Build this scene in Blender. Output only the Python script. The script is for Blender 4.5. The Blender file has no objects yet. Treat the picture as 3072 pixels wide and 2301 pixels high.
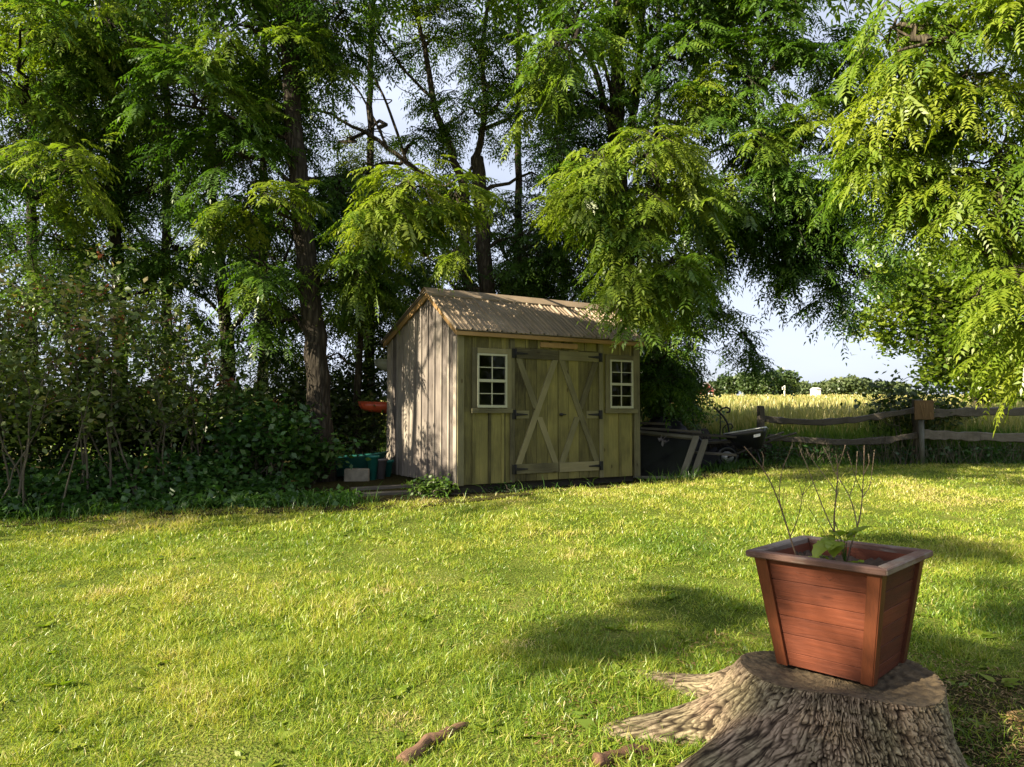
import bpy, math, random
import numpy as np
from mathutils import Vector, Matrix
R = math.radians
rng = np.random.default_rng(7)
random.seed(7)
scene = bpy.context.scene
COL = scene.collection

# ------------------------------------------------------------------ camera
F = 740.0; PITCH = R(2.44); CAMZ = 1.5
cam_d = bpy.data.cameras.new("camera"); cam = bpy.data.objects.new("camera", cam_d); COL.objects.link(cam)
cam_d.sensor_width = 36; cam_d.lens = 36*F/1024; cam_d.clip_end = 5000; cam_d.clip_start = 0.05
cam.location = (0, 0, CAMZ); cam.rotation_euler = (R(90)+PITCH, 0, 0)
scene.camera = cam
# ------------------------------------------------------------------ light
SUN_EL = R(29); SUN_AZ = R(28)                      # azimuth: degrees in front of due left
S = np.array([-math.cos(SUN_AZ)*math.cos(SUN_EL), -math.sin(SUN_AZ)*math.cos(SUN_EL), math.sin(SUN_EL)])
sun_d = bpy.data.lights.new("sun", 'SUN'); sun_d.energy = 5.0; sun_d.angle = R(0.53); sun_d.color = (1.0, 0.87, 0.66)
sun = bpy.data.objects.new("sun", sun_d); COL.objects.link(sun)
sun.rotation_euler = Vector(S).to_track_quat('Z', 'Y').to_euler(); sun.location = (-30, -15, 30)
world = bpy.data.worlds.new("World"); scene.world = world; world.use_nodes = True
wn = world.node_tree; wn.nodes.clear()
def N(nt, t, **kw):
    n = nt.nodes.new(t)
    for k, v in kw.items():
        if k in n.inputs and not hasattr(n, k): n.inputs[k].default_value = v
        else: setattr(n, k, v)
    return n
sky = N(wn, 'ShaderNodeTexSky', sky_type='NISHITA', sun_disc=False)
sky.sun_elevation = SUN_EL; sky.sun_rotation = math.atan2(S[0], S[1]); sky.dust_density = 2.0; sky.air_density = 1.0
hs = N(wn, 'ShaderNodeHueSaturation'); hs.inputs['Saturation'].default_value = 0.6
tc = N(wn, 'ShaderNodeTexCoord'); mp = N(wn, 'ShaderNodeMapping'); mp.inputs['Scale'].default_value = (1.2, 1.2, 4.5)
nz = N(wn, 'ShaderNodeTexNoise'); nz.inputs['Scale'].default_value = 1.6; nz.inputs['Detail'].default_value = 6; nz.inputs['Roughness'].default_value = 0.55
rp = N(wn, 'ShaderNodeValToRGB'); rp.color_ramp.elements[0].position = 0.38; rp.color_ramp.elements[1].position = 0.66
rp.color_ramp.elements[0].color = (0.45, 0.45, 0.45, 1); rp.color_ramp.elements[1].color = (0.9, 0.9, 0.9, 1)
mx = N(wn, 'ShaderNodeMixRGB'); mx.inputs['Color2'].default_value = (5.3, 5.8, 7.2, 1)
bg = N(wn, 'ShaderNodeBackground'); bg.inputs['Strength'].default_value = 0.05
wo = N(wn, 'ShaderNodeOutputWorld')
L_ = wn.links.new
L_(sky.outputs[0], hs.inputs['Color']); L_(hs.outputs[0], mx.inputs['Color1']); L_(tc.outputs['Generated'], mp.inputs[0]); L_(mp.outputs[0], nz.inputs['Vector'])
L_(nz.outputs['Fac'], rp.inputs[0]); L_(rp.outputs[0], mx.inputs['Fac']); L_(mx.outputs[0], bg.inputs[0]); L_(bg.outputs[0], wo.inputs[0])
scene.view_settings.view_transform = 'Standard'; scene.view_settings.look = 'None'
scene.view_settings.exposure = 1.85; scene.view_settings.gamma = 1.0
scene.render.engine = 'CYCLES'
scene.cycles.max_bounces = 6; scene.cycles.diffuse_bounces = 3; scene.cycles.glossy_bounces = 2
scene.cycles.transmission_bounces = 4; scene.cycles.transparent_max_bounces = 8; scene.cycles.caustics_reflective = False; scene.cycles.caustics_refractive = False

# ------------------------------------------------------------------ projection and terrain
cp, sp = math.cos(PITCH), math.sin(PITCH)
def ray(px, py):
    u = (px-512)/F; v = (383.5-py)/F
    return np.array([u, cp-sp*v, sp+cp*v])
def W(px, py, Y):
    r = ray(px, py); r = r*(Y/r[1]); return np.array([r[0], r[1], r[2]+CAMZ])
_ty = np.array([-60, -10, 0, 3, 6.5, 9.7, 13.5, 60, 150, 230, 3000.])
_tz = np.array([-.6, -.15, -.04, 0, .24, .48, .60, 2.0, 4.75, 6.0, 6.0])
_dy = np.linspace(-60, 300, 3601); _dz = np.interp(_dy, _ty, _tz); _k = np.hanning(25); _k /= _k.sum(); _dz[12:-12] = np.convolve(_dz, _k, 'valid')
def gz(x, y):
    x = np.asarray(x, float); y = np.asarray(y, float)
    b = np.interp(y, _dy, _dz)
    b = b-.07*np.clip(1-(np.abs((x+.715-.62)*.857+(y-9.8-.37)*.515-.9)/2.3)**4, 0, 1)*np.exp(-(((x+.715)*-.515+(y-9.8)*.857)/.75)**2)
    return b + 0.012*np.sin(x*1.3+y*.7)*np.clip((y-4)/4, 0, 1) + 0.01*np.sin(x*.6-y*1.9)*np.clip((y-4)/4, 0, 1)
def G(px, py):
    r = ray(px, py); t = np.linspace(1.5, 300, 20000); z = CAMZ+r[2]*t; g = gz(r[0]*t, r[1]*t); i = int(np.argmax(z < g)); return np.array([r[0]*t[i], r[1]*t[i], float(g[i])])

# ------------------------------------------------------------------ materials
MATS = {}
def new_mat(name):
    m = bpy.data.materials.new(name); m.use_nodes = True; m.node_tree.nodes.clear(); MATS[name] = m; return m, m.node_tree
def ramp(nt, stops):
    r = nt.nodes.new('ShaderNodeValToRGB'); e = r.color_ramp.elements
    while len(e) < len(stops): e.new(0.5)
    for i, (p, c) in enumerate(stops): e[i].position = p; e[i].color = (*c, 1)
    return r
def leaf_mat(name, stops, trans=0.45, tcol=(1.0, 1.1, 0.5), nscale=0.7, gloss=0.03):
    m, nt = new_mat(name); ln = nt.links.new
    at = N(nt, 'ShaderNodeAttribute', attribute_name='tint')
    geo = N(nt, 'ShaderNodeNewGeometry'); nz = N(nt, 'ShaderNodeTexNoise'); nz.inputs['Scale'].default_value = nscale; nz.inputs['Detail'].default_value = 3
    ln(geo.outputs['Position'], nz.inputs['Vector'])
    a = N(nt, 'ShaderNodeMath', operation='MULTIPLY_ADD'); a.inputs[1].default_value = 0.9; a.inputs[2].default_value = -0.45; ln(nz.outputs['Fac'], a.inputs[0])
    b = N(nt, 'ShaderNodeMath', operation='ADD', use_clamp=True); ln(at.outputs['Fac'], b.inputs[0]); ln(a.outputs[0], b.inputs[1])
    cr = ramp(nt, stops); ln(b.outputs[0], cr.inputs[0])
    d = N(nt, 'ShaderNodeBsdfDiffuse'); ln(cr.outputs[0], d.inputs[0])
    t = N(nt, 'ShaderNodeBsdfTranslucent'); mc = N(nt, 'ShaderNodeMixRGB', blend_type='MULTIPLY'); mc.inputs[0].default_value = 1; mc.inputs[2].default_value = (*tcol, 1)
    ln(cr.outputs[0], mc.inputs[1]); ln(mc.outputs[0], t.inputs[0])
    m1 = N(nt, 'ShaderNodeMixShader'); m1.inputs[0].default_value = trans; ln(d.outputs[0], m1.inputs[1]); ln(t.outputs[0], m1.inputs[2])
    g = N(nt, 'ShaderNodeBsdfGlossy'); g.inputs['Roughness'].default_value = 0.42; g.inputs[0].default_value = (1, 1, 1, 1)
    m2 = N(nt, 'ShaderNodeMixShader'); m2.inputs[0].default_value = gloss; ln(m1.outputs[0], m2.inputs[1]); ln(g.outputs[0], m2.inputs[2])
    o = N(nt, 'ShaderNodeOutputMaterial'); ln(m2.outputs[0], o.inputs[0]); return m
leaf_mat('leaf_walnut', [(0, (.030, .075, .010)), (.5, (.075, .15, .014)), (1, (.19, .25, .022))])
leaf_mat('leaf_dark', [(0, (.024, .045, .010)), (.5, (.055, .095, .014)), (1, (.12, .155, .020))], trans=.35)
leaf_mat('leaf_bright', [(0, (.06, .13, .010)), (.5, (.14, .22, .018)), (1, (.26, .31, .03))], trans=.5)
leaf_mat('leaf_shrub', [(0, (.035, .060, .015)), (.6, (.09, .135, .028)), (.85, (.17, .21, .05)), (1, (.24, .20, .08))], trans=.35)
leaf_mat('leaf_low', [(0, (.022, .065, .012)), (.6, (.055, .135, .022)), (1, (.12, .20, .03))], trans=.4)
leaf_mat('leaf_far', [(0, (.020, .042, .014)), (.5, (.050, .085, .024)), (1, (.095, .135, .04))], trans=.25, nscale=.25)
leaf_mat('leaf_far_pale', [(0, (.045, .07, .028)), (.5, (.085, .12, .045)), (1, (.14, .165, .065))], trans=.25, nscale=.25)
leaf_mat('leaf_red', [(0, (.16, .030, .02)), (1, (.30, .10, .05))], trans=.4)
leaf_mat('grass_blade', [(0, (.07, .145, .010)), (.30, (.16, .26, .020)), (.60, (.30, .36, .035)), (.85, (.42, .42, .075)), (1, (.50, .42, .18))], trans=.40, nscale=1.1, tcol=(1.05, 1.05, .5))
leaf_mat('meadow_blade', [(0, (.04, .11, .012)), (.45, (.10, .20, .018)), (.75, (.20, .28, .03)), (1, (.38, .36, .10))], trans=.4, nscale=.5)
leaf_mat('seed_head', [(0, (.20, .22, .06)), (.5, (.34, .31, .10)), (1, (.46, .38, .15))], trans=.4, nscale=.3)
leaf_mat('dry_litter', [(0, (.10, .06, .025)), (.5, (.22, .14, .06)), (1, (.36, .26, .12))], trans=.2)

def wood_mat(name, stops, scale=(14, 14, 1.2), rough=.75, bump=.35, knots=True, tintamt=.5, blotch=2.2, metallic=0):
    """grain that runs along object Z; per-board 'tint' shifts the tone"""
    m, nt = new_mat(name); ln = nt.links.new
    at = N(nt, 'ShaderNodeAttribute', attribute_name='tint'); gc = N(nt, 'ShaderNodeAttribute', attribute_name='gco')
    off = N(nt, 'ShaderNodeVectorMath', operation='MULTIPLY_ADD'); off.inputs[1].default_value = (31, 17, 9)
    cmb = N(nt, 'ShaderNodeCombineXYZ'); 
    for i in range(3): ln(at.outputs['Fac'], cmb.inputs[i])
    ln(cmb.outputs[0], off.inputs[0]); ln(gc.outputs['Vector'], off.inputs[2])
    mp = N(nt, 'ShaderNodeMapping'); mp.inputs['Scale'].default_value = scale; ln(off.outputs[0], mp.inputs[0])
    n1 = N(nt, 'ShaderNodeTexNoise'); n1.inputs['Scale'].default_value = 3; n1.inputs['Detail'].default_value = 8; n1.inputs['Roughness'].default_value = .65; n1.inputs['Distortion'].default_value = .6; ln(mp.outputs[0], n1.inputs['Vector'])
    n2 = N(nt, 'ShaderNodeTexNoise'); n2.inputs['Scale'].default_value = blotch; n2.inputs['Detail'].default_value = 4; ln(off.outputs[0], n2.inputs['Vector'])
    a = N(nt, 'ShaderNodeMath', operation='MULTIPLY_ADD'); a.inputs[1].default_value = .55; ln(n1.outputs['Fac'], a.inputs[0])
    b = N(nt, 'ShaderNodeMath', operation='MULTIPLY_ADD'); b.inputs[1].default_value = .75; b.inputs[2].default_value = -.42+(-.5*tintamt*.5)
    ln(n2.outputs['Fac'], b.inputs[0]); ln(b.outputs[0], a.inputs[2])
    c = N(nt, 'ShaderNodeMath', operation='MULTIPLY_ADD', use_clamp=True); c.inputs[1].default_value = tintamt; ln(at.outputs['Fac'], c.inputs[0]); ln(a.outputs[0], c.inputs[2])
    cr = ramp(nt, stops); ln(c.outputs[0], cr.inputs[0]); col = cr.outputs[0]
    if knots:
        mk = N(nt, 'ShaderNodeMapping'); mk.inputs['Scale'].default_value = (5.5, 5.5, 2.6); ln(off.outputs[0], mk.inputs[0])
        v = N(nt, 'ShaderNodeTexVoronoi'); v.inputs['Scale'].default_value = 1.0; ln(mk.outputs[0], v.inputs['Vector'])
        kr = ramp(nt, [(0, (.25, .2, .17)), (.06, (.45, .38, .3)), (.1, (1, 1, 1))]); ln(v.outputs['Distance'], kr.inputs[0])
        mu = N(nt, 'ShaderNodeMixRGB', blend_type='MULTIPLY'); mu.inputs[0].default_value = .85; ln(col, mu.inputs[1]); ln(kr.outputs[0], mu.inputs[2]); col = mu.outputs[0]
    p = N(nt, 'ShaderNodeBsdfPrincipled'); p.inputs['Roughness'].default_value = rough; p.inputs['Metallic'].default_value = metallic; ln(col, p.inputs['Base Color'])
    p.inputs['Specular IOR Level'].default_value = .25
    bp = N(nt, 'ShaderNodeBump'); bp.inputs['Strength'].default_value = bump; bp.inputs['Distance'].default_value = .01; ln(n1.outputs['Fac'], bp.inputs['Height']); ln(bp.outputs[0], p.inputs['Normal'])
    o = N(nt, 'ShaderNodeOutputMaterial'); ln(p.outputs[0], o.inputs[0]); return m
wood_mat('pine_front', [(0, (.034, .029, .012)), (.28, (.115, .102, .036)), (.55, (.205, .182, .058)), (.8, (.30, .235, .075)), (1, (.38, .21, .085))])
wood_mat('pine_trim', [(0, (.05, .044, .024)), (.45, (.165, .15, .075)), (1, (.29, .25, .13))])
wood_mat('pine_fresh', [(0, (.15, .095, .04)), (.5, (.29, .18, .075)), (1, (.40, .26, .12))])
wood_mat('grey_siding', [(0, (.045, .038, .032)), (.3, (.14, .12, .105)), (.6, (.25, .22, .18)), (.85, (.35, .30, .235)), (1, (.42, .29, .19))])
wood_mat('old_rail', [(0, (.030, .026, .020)), (.5, (.095, .082, .062)), (1, (.22, .19, .15))], bump=.8, blotch=4)
wood_mat('grey_rail', [(0, (.05, .042, .03)), (.5, (.15, .13, .10)), (1, (.30, .26, .20))], bump=.8, blotch=4)  # grey rail wood with sunlight painted in: a lighter copy of the old rail
wood_mat('sign_wood', [(0, (.06, .035, .015)), (.45, (.14, .085, .035)), (1, (.26, .17, .08))], scale=(9, 9, 1.3), bump=.5, blotch=5)
wood_mat('red_wood', [(0, (.025, .010, .005)), (.25, (.075, .020, .009)), (.55, (.145, .038, .015)), (.78, (.20, .062, .024)), (.84, (.26, .11, .055)), (1, (.50, .36, .25))], rough=.72, bump=.4, tintamt=.4)
wood_mat('red_orange_wood', [(0, (.05, .015, .007)), (.5, (.125, .036, .013)), (.85, (.18, .06, .023)), (1, (.36, .21, .12))], rough=.5, bump=.15, tintamt=.3)
wood_mat('rim_wood', [(0, (.06, .028, .02)), (.3, (.11, .06, .045)), (.42, (.16, .125, .10)), (1, (.30, .265, .225))], rough=.6, bump=.4, blotch=7, knots=False)
wood_mat('root_bark', [(0, (.04, .02, .012)), (.5, (.12, .065, .038)), (1, (.25, .155, .095))], bump=1, blotch=6, knots=False)
wood_mat('pale_frame', [(0, (.07, .065, .045)), (.5, (.19, .175, .13)), (1, (.34, .32, .25))], bump=.3, knots=False)
wood_mat('dark_plank', [(0, (.03, .027, .022)), (.5, (.085, .075, .06)), (1, (.17, .15, .12))], bump=.5, knots=False)
wood_mat('dry_stem', [(0, (.05, .032, .022)), (.5, (.12, .085, .055)), (1, (.26, .21, .155))], knots=False, bump=.2)
wood_mat('pale_stem', [(0, (.04, .035, .022)), (.5, (.11, .095, .065)), (1, (.20, .18, .13))], knots=False, bump=.2)

def bark_mat(name, stops, vs=9, stretch=.22, bump=1.0, dist=.03):
    m, nt = new_mat(name); ln = nt.links.new
    geo = N(nt, 'ShaderNodeNewGeometry'); mp = N(nt, 'ShaderNodeMapping'); mp.inputs['Scale'].default_value = (1, 1, stretch); ln(geo.outputs['Position'], mp.inputs[0])
    n0 = N(nt, 'ShaderNodeTexNoise'); n0.inputs['Scale'].default_value = vs*.6; n0.inputs['Detail'].default_value = 4; ln(mp.outputs[0], n0.inputs['Vector'])
    ad = N(nt, 'ShaderNodeVectorMath', operation='MULTIPLY_ADD'); ad.inputs[1].default_value = (.12, .12, .12); ln(n0.outputs['Color'], ad.inputs[0]); ln(mp.outputs[0], ad.inputs[2])
    v = N(nt, 'ShaderNodeTexVoronoi'); v.feature = 'DISTANCE_TO_EDGE'; v.inputs['Scale'].default_value = vs*2; ln(ad.outputs[0], v.inputs['Vector'])
    n1 = N(nt, 'ShaderNodeTexNoise'); n1.inputs['Scale'].default_value = vs*4; n1.inputs['Detail'].default_value = 6; ln(mp.outputs[0], n1.inputs['Vector'])
    s = N(nt, 'ShaderNodeMath', operation='MULTIPLY_ADD'); s.inputs[1].default_value = 1.3; ln(v.outputs['Distance'], s.inputs[0])
    s2 = N(nt, 'ShaderNodeMath', operation='MULTIPLY'); s2.inputs[1].default_value = .6; ln(n1.outputs['Fac'], s2.inputs[0]); ln(s2.outputs[0], s.inputs[2])
    cr = ramp(nt, stops); ln(s.outputs[0], cr.inputs[0])
    p = N(nt, 'ShaderNodeBsdfPrincipled'); p.inputs['Roughness'].default_value = .9; p.inputs['Specular IOR Level'].default_value = .15; ln(cr.outputs[0], p.inputs['Base Color'])
    bp = N(nt, 'ShaderNodeBump'); bp.inputs['Strength'].default_value = bump; bp.inputs['Distance'].default_value = dist; ln(s.outputs[0], bp.inputs['Height']); ln(bp.outputs[0], p.inputs['Normal'])
    o = N(nt, 'ShaderNodeOutputMaterial'); ln(p.outputs[0], o.inputs[0]); return m
bark_mat('bark_dark', [(.15, (.010, .008, .006)), (.5, (.030, .025, .018)), (.9, (.062, .053, .040))], vs=8)
bark_mat('bark_brown', [(.15, (.020, .016, .010)), (.5, (.055, .045, .030)), (.9, (.105, .09, .06))], vs=10)
bark_mat('bark_pale', [(.15, (.05, .045, .032)), (.5, (.13, .12, .09)), (.9, (.20, .18, .14))], vs=16)

def plain(name, col, rough=.6, metallic=0, nscale=6, var=.25, bump=.1, spec=.4):
    m, nt = new_mat(name); ln = nt.links.new
    tc = N(nt, 'ShaderNodeTexCoord'); nz = N(nt, 'ShaderNodeTexNoise'); nz.inputs['Scale'].default_value = nscale; nz.inputs['Detail'].default_value = 6; ln(tc.outputs['Object'], nz.inputs['Vector'])
    c0 = tuple(c*(1-var) for c in col); c1 = tuple(min(1, c*(1+var)) for c in col)
    cr = ramp(nt, [(.3, c0), (.7, c1)]); ln(nz.outputs['Fac'], cr.inputs[0])
    p = N(nt, 'ShaderNodeBsdfPrincipled'); p.inputs['Roughness'].default_value = rough; p.inputs['Metallic'].default_value = metallic; p.inputs['Specular IOR Level'].default_value = spec
    ln(cr.outputs[0], p.inputs['Base Color'])
    bp = N(nt, 'ShaderNodeBump'); bp.inputs['Strength'].default_value = bump; bp.inputs['Distance'].default_value = .01; ln(nz.outputs['Fac'], bp.inputs['Height']); ln(bp.outputs[0], p.inputs['Normal'])
    o = N(nt, 'ShaderNodeOutputMaterial'); ln(p.outputs[0], o.inputs[0]); return m
plain('roof_metal', (.27, .21, .145), .45, .15, 3, .25, .05)
plain('black_iron', (.012, .012, .013), .5, .3)
plain('window_white', (.36, .36, .25), .45, var=.06)
plain('shed_inside', (.05, .04, .03), .9)
plain('skid_wood', (.035, .03, .022), .9)
plain('stone_block', (.21, .19, .14), .9, nscale=14)
plain('kayak_orange', (.55, .085, .03), .4, var=.12)
plain('canoe_white', (.36, .37, .27), .5, var=.12)
plain('canoe_green', (.010, .075, .060), .45, var=.2)
plain('pot_teal', (.015, .15, .12), .45, var=.15)
plain('pot_grey', (.11, .10, .10), .6)
plain('tub_black', (.012, .013, .016), .35, var=.2)
plain('galvanised', (.45, .46, .46), .4, .5)
plain('tarp_dark', (.010, .010, .012), .75)
plain('screen_dark', (.010, .010, .011), .32, var=.3)
plain('barn_red', (.20, .06, .05), .8)
plain('roof_grey', (.22, .20, .20), .8)
plain('pole_white', (.62, .60, .52), .7)
plain('white_paint', (.6, .6, .6), .6, var=.05)
plain('potting_soil', (.05, .03, .018), .95, nscale=40, bump=.8)
plain('post_pole', (.10, .10, .075), .6)
# glass
m, nt = new_mat('window_glass'); gl = N(nt, 'ShaderNodeBsdfGlossy'); gl.inputs['Roughness'].default_value = .03; tr = N(nt, 'ShaderNodeBsdfTransparent'); tr.inputs[0].default_value = (.75, .8, .75, 1)
fr = N(nt, 'ShaderNodeFresnel'); fr.inputs[0].default_value = 1.5; ms = N(nt, 'ShaderNodeMixShader'); o = N(nt, 'ShaderNodeOutputMaterial')
nt.links.new(fr.outputs[0], ms.inputs[0]); nt.links.new(tr.outputs[0], ms.inputs[1]); nt.links.new(gl.outputs[0], ms.inputs[2]); nt.links.new(ms.outputs[0], o.inputs[0])
# stump bark (uses vertex attribute 'crev' : 0 deep crack .. 1 ridge) and stump top
m, nt = new_mat('stump_bark'); ln = nt.links.new
at = N(nt, 'ShaderNodeAttribute', attribute_name='crev'); geo = N(nt, 'ShaderNodeNewGeometry')
nz = N(nt, 'ShaderNodeTexNoise'); nz.inputs['Scale'].default_value = 60; nz.inputs['Detail'].default_value = 6; ln(geo.outputs['Position'], nz.inputs['Vector'])
n2 = N(nt, 'ShaderNodeTexNoise'); n2.inputs['Scale'].default_value = 5; n2.inputs['Detail'].default_value = 3; ln(geo.outputs['Position'], n2.inputs['Vector'])
a = N(nt, 'ShaderNodeMath', operation='MULTIPLY_ADD'); a.inputs[1].default_value = .40; ln(nz.outputs['Fac'], a.inputs[0]); 
b = N(nt, 'ShaderNodeMath', operation='MULTIPLY_ADD'); b.inputs[1].default_value = 1.1; b.inputs[2].default_value = -.38; ln(at.outputs['Fac'], b.inputs[0]); ln(b.outputs[0], a.inputs[2])
cr = ramp(nt, [(0, (.018, .012, .008)), (.36, (.075, .056, .038)), (.7, (.18, .138, .098)), (1, (.32, .26, .19))]); ln(a.outputs[0], cr.inputs[0])
c2 = ramp(nt, [(.35, (.85, .92, .76)), (.65, (1.05, .98, .92))]); ln(n2.outputs['Fac'], c2.inputs[0])
mu = N(nt, 'ShaderNodeMixRGB', blend_type='MULTIPLY'); mu.inputs[0].default_value = 1; ln(cr.outputs[0], mu.inputs[1]); ln(c2.outputs[0], mu.inputs[2])
p = N(nt, 'ShaderNodeBsdfPrincipled'); p.inputs['Roughness'].default_value = .9; p.inputs['Specular IOR Level'].default_value = .15; ln(mu.outputs[0], p.inputs['Base Color'])
bp = N(nt, 'ShaderNodeBump'); bp.inputs['Strength'].default_value = .8; bp.inputs['Distance'].default_value = .006; ln(nz.outputs['Fac'], bp.inputs['Height']); ln(bp.outputs[0], p.inputs['Normal'])
o = N(nt, 'ShaderNodeOutputMaterial'); ln(p.outputs[0], o.inputs[0])
plain('stump_top', (.09, .065, .035), .9, nscale=22, var=.6, bump=.9)
# ground
def ground_mat(name, cols, sc=1.2, fine=60):
    m, nt = new_mat(name); ln = nt.links.new
    geo = N(nt, 'ShaderNodeNewGeometry'); n1 = N(nt, 'ShaderNodeTexNoise'); n1.inputs['Scale'].default_value = sc; n1.inputs['Detail'].default_value = 5; ln(geo.outputs['Position'], n1.inputs['Vector'])
    n2 = N(nt, 'ShaderNodeTexNoise'); n2.inputs['Scale'].default_value = fine; n2.inputs['Detail'].default_value = 3; ln(geo.outputs['Position'], n2.inputs['Vector'])
    a = N(nt, 'ShaderNodeMath', operation='ADD'); ln(n1.outputs['Fac'], a.inputs[0]); ln(n2.outputs['Fac'], a.inputs[1])
    h = N(nt, 'ShaderNodeMath', operation='MULTIPLY'); h.inputs[1].default_value = .5; ln(a.outputs[0], h.inputs[0])
    cr = ramp(nt, cols); ln(h.outputs[0], cr.inputs[0]); d = N(nt, 'ShaderNodeBsdfDiffuse'); ln(cr.outputs[0], d.inputs[0])
    bp = N(nt, 'ShaderNodeBump'); bp.inputs['Strength'].default_value = .9; bp.inputs['Distance'].default_value = .03; ln(n2.outputs['Fac'], bp.inputs['Height']); ln(bp.outputs[0], d.inputs['Normal'])
    o = N(nt, 'ShaderNodeOutputMaterial'); ln(d.outputs[0], o.inputs[0])
ground_mat('lawn_ground', [(.35, (.045, .065, .012)), (.5, (.10, .13, .022)), (.65, (.18, .18, .05))])
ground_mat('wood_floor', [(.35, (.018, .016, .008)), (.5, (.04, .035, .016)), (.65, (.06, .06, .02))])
ground_mat('field_ground', [(.35, (.16, .19, .04)), (.5, (.33, .30, .10)), (.65, (.45, .38, .15))], sc=.15, fine=3)

# ------------------------------------------------------------------ mesh helpers
def tag(o, label=None, cat=None, group=None, kind=None):
    if label: o['label'] = label
    if cat: o['category'] = cat
    if group: o['group'] = group
    if kind: o['kind'] = kind
    return o
def link(name, me, parent=None, loc=None):
    o = bpy.data.objects.new(name, me); COL.objects.link(o)
    if parent is not None: o.parent = parent
    if loc is not None: o.location = loc
    return o
def empty(name, loc, label, cat, group=None):
    o = bpy.data.objects.new(name, None); COL.objects.link(o); o.location = loc; o.empty_display_size = .2
    o['worldloc'] = [float(v) for v in loc]
    return tag(o, label, cat, group)
class MB:
    """collects polygons in world coordinates; build() links ONE mesh object (moved under its parent's origin)"""
    def __init__(s): s.v = []; s.f = []; s.m = []; s.t = []; s.g = []; s.n = 0; s.sm = []
    def add(s, verts, faces, mat=0, tint=None, gco=None, smooth=False):
        verts = np.asarray(verts, float).reshape(-1, 3); k = s.n
        if tint is None: tint = random.random()
        s.v.append(verts); s.n += len(verts)
        s.g.append(verts if gco is None else np.asarray(gco, float)); s.t.append(np.full(len(verts), tint) if np.isscalar(tint) else np.asarray(tint, float))
        for f in faces: s.f.append([i+k for i in f]); s.m.append(mat); s.sm.append(smooth)
    def box(s, c, ax, ay, az, mat=0, tint=None, grain='z'):
        """c centre, ax/ay/az half-axis vectors"""
        c, ax, ay, az = [np.asarray(q, float) for q in (c, ax, ay, az)]
        sg = [(-1, -1, -1), (1, -1, -1), (1, 1, -1), (-1, 1, -1), (-1, -1, 1), (1, -1, 1), (1, 1, 1), (-1, 1, 1)]
        v = [c+a*ax+b*ay+d*az for a, b, d in sg]; la, lb, lc = [np.linalg.norm(q) for q in (ax, ay, az)]
        L = {'x': lambda a, b, d: (b*lb, d*lc, a*la), 'y': lambda a, b, d: (a*la, d*lc, b*lb), 'z': lambda a, b, d: (a*la, b*lb, d*lc)}[grain]
        g = [L(*q) for q in sg]
        F_ = [(0, 3, 2, 1), (4, 5, 6, 7), (0, 1, 5, 4), (1, 2, 6, 5), (2, 3, 7, 6), (3, 0, 4, 7)]
        if np.linalg.det(np.array([ax, ay, az])) < 0: F_ = [f[::-1] for f in F_]
        s.add(v, F_, mat, tint, g)
    def tube(s, pts, rad, sides=8, mat=0, tint=None, cap=True, rough=0., smooth=True):
        pts = np.asarray(pts, float).copy(); n = len(pts)
        if np.linalg.norm(pts[1]-pts[0]) < 1e-4: pts[0] -= (0, 0, .004)
        rad = np.broadcast_to(np.asarray(rad, float), (n,))
        T = np.gradient(pts, axis=0); T /= np.linalg.norm(T, axis=1)[:, None]+1e-9
        ref = np.array([0, 0, 1.]) if abs(T[0][2]) < .9 else np.array([1., 0, 0]); u = np.cross(T[0], ref)+1e-6; u /= np.linalg.norm(u)
        V = []; Gc = []; acc = 0
        for i in range(n):
            u = u-T[i]*np.dot(u, T[i]); u /= np.linalg.norm(u)+1e-9; w = np.cross(T[i], u)
            if i: acc += np.linalg.norm(pts[i]-pts[i-1])
            for j in range(sides):
                a = 2*math.pi*j/sides; r = rad[i]*(1+(rough*(random.random()-.5) if rough else 0))
                V.append(pts[i]+r*(math.cos(a)*u+math.sin(a)*w)); Gc.append((rad[0]*math.cos(a), rad[0]*math.sin(a), acc))
        fs = [(i*sides+j, i*sides+(j+1) % sides, (i+1)*sides+(j+1) % sides, (i+1)*sides+j) for i in range(n-1) for j in range(sides)]
        if cap: fs += [tuple(range(sides))[::-1], tuple((n-1)*sides+j for j in range(sides))]
        s.add(V, fs, mat, tint, Gc, smooth)
    def lathe(s, c, prof, sides=24, mat=0, axis=(0, 0, 1), squash=(1, 1)):
        c = np.asarray(c, float); V = []; n = len(prof)
        for r, z in prof:
            for j in range(sides): a = 2*math.pi*j/sides; V.append(c+np.array([r*math.cos(a)*squash[0], r*math.sin(a)*squash[1], z]))
        fs = [(i*sides+j, i*sides+(j+1) % sides, (i+1)*sides+(j+1) % sides, (i+1)*sides+j) for i in range(n-1) for j in range(sides)]
        s.add(V, fs, mat, .5, None, True)
    def build(s, name, mats, parent=None, bevel=0):
        if isinstance(mats, str): mats = [mats]
        V = np.concatenate(s.v); 
        if parent is not None: V = V-np.array(parent['worldloc'])
        me = bpy.data.meshes.new(name); me.from_pydata(V.tolist(), [], s.f)
        me.polygons.foreach_set('material_index', s.m); me.polygons.foreach_set('use_smooth', s.sm)
        a = me.attributes.new('tint', 'FLOAT', 'POINT'); a.data.foreach_set('value', np.concatenate(s.t).astype(np.float32))
        a = me.attributes.new('gco', 'FLOAT_VECTOR', 'POINT'); a.data.foreach_set('vector', np.concatenate(s.g).astype(np.float32).ravel())
        for q in mats: me.materials.append(MATS[q])
        o = link(name, me, parent)
        if bevel:
            b = o.modifiers.new('edge', 'BEVEL'); b.width = bevel; b.segments = 1; b.limit_method = 'ANGLE'
        if parent is not None: o['worldloc'] = list(parent['worldloc'])
        return o
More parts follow.
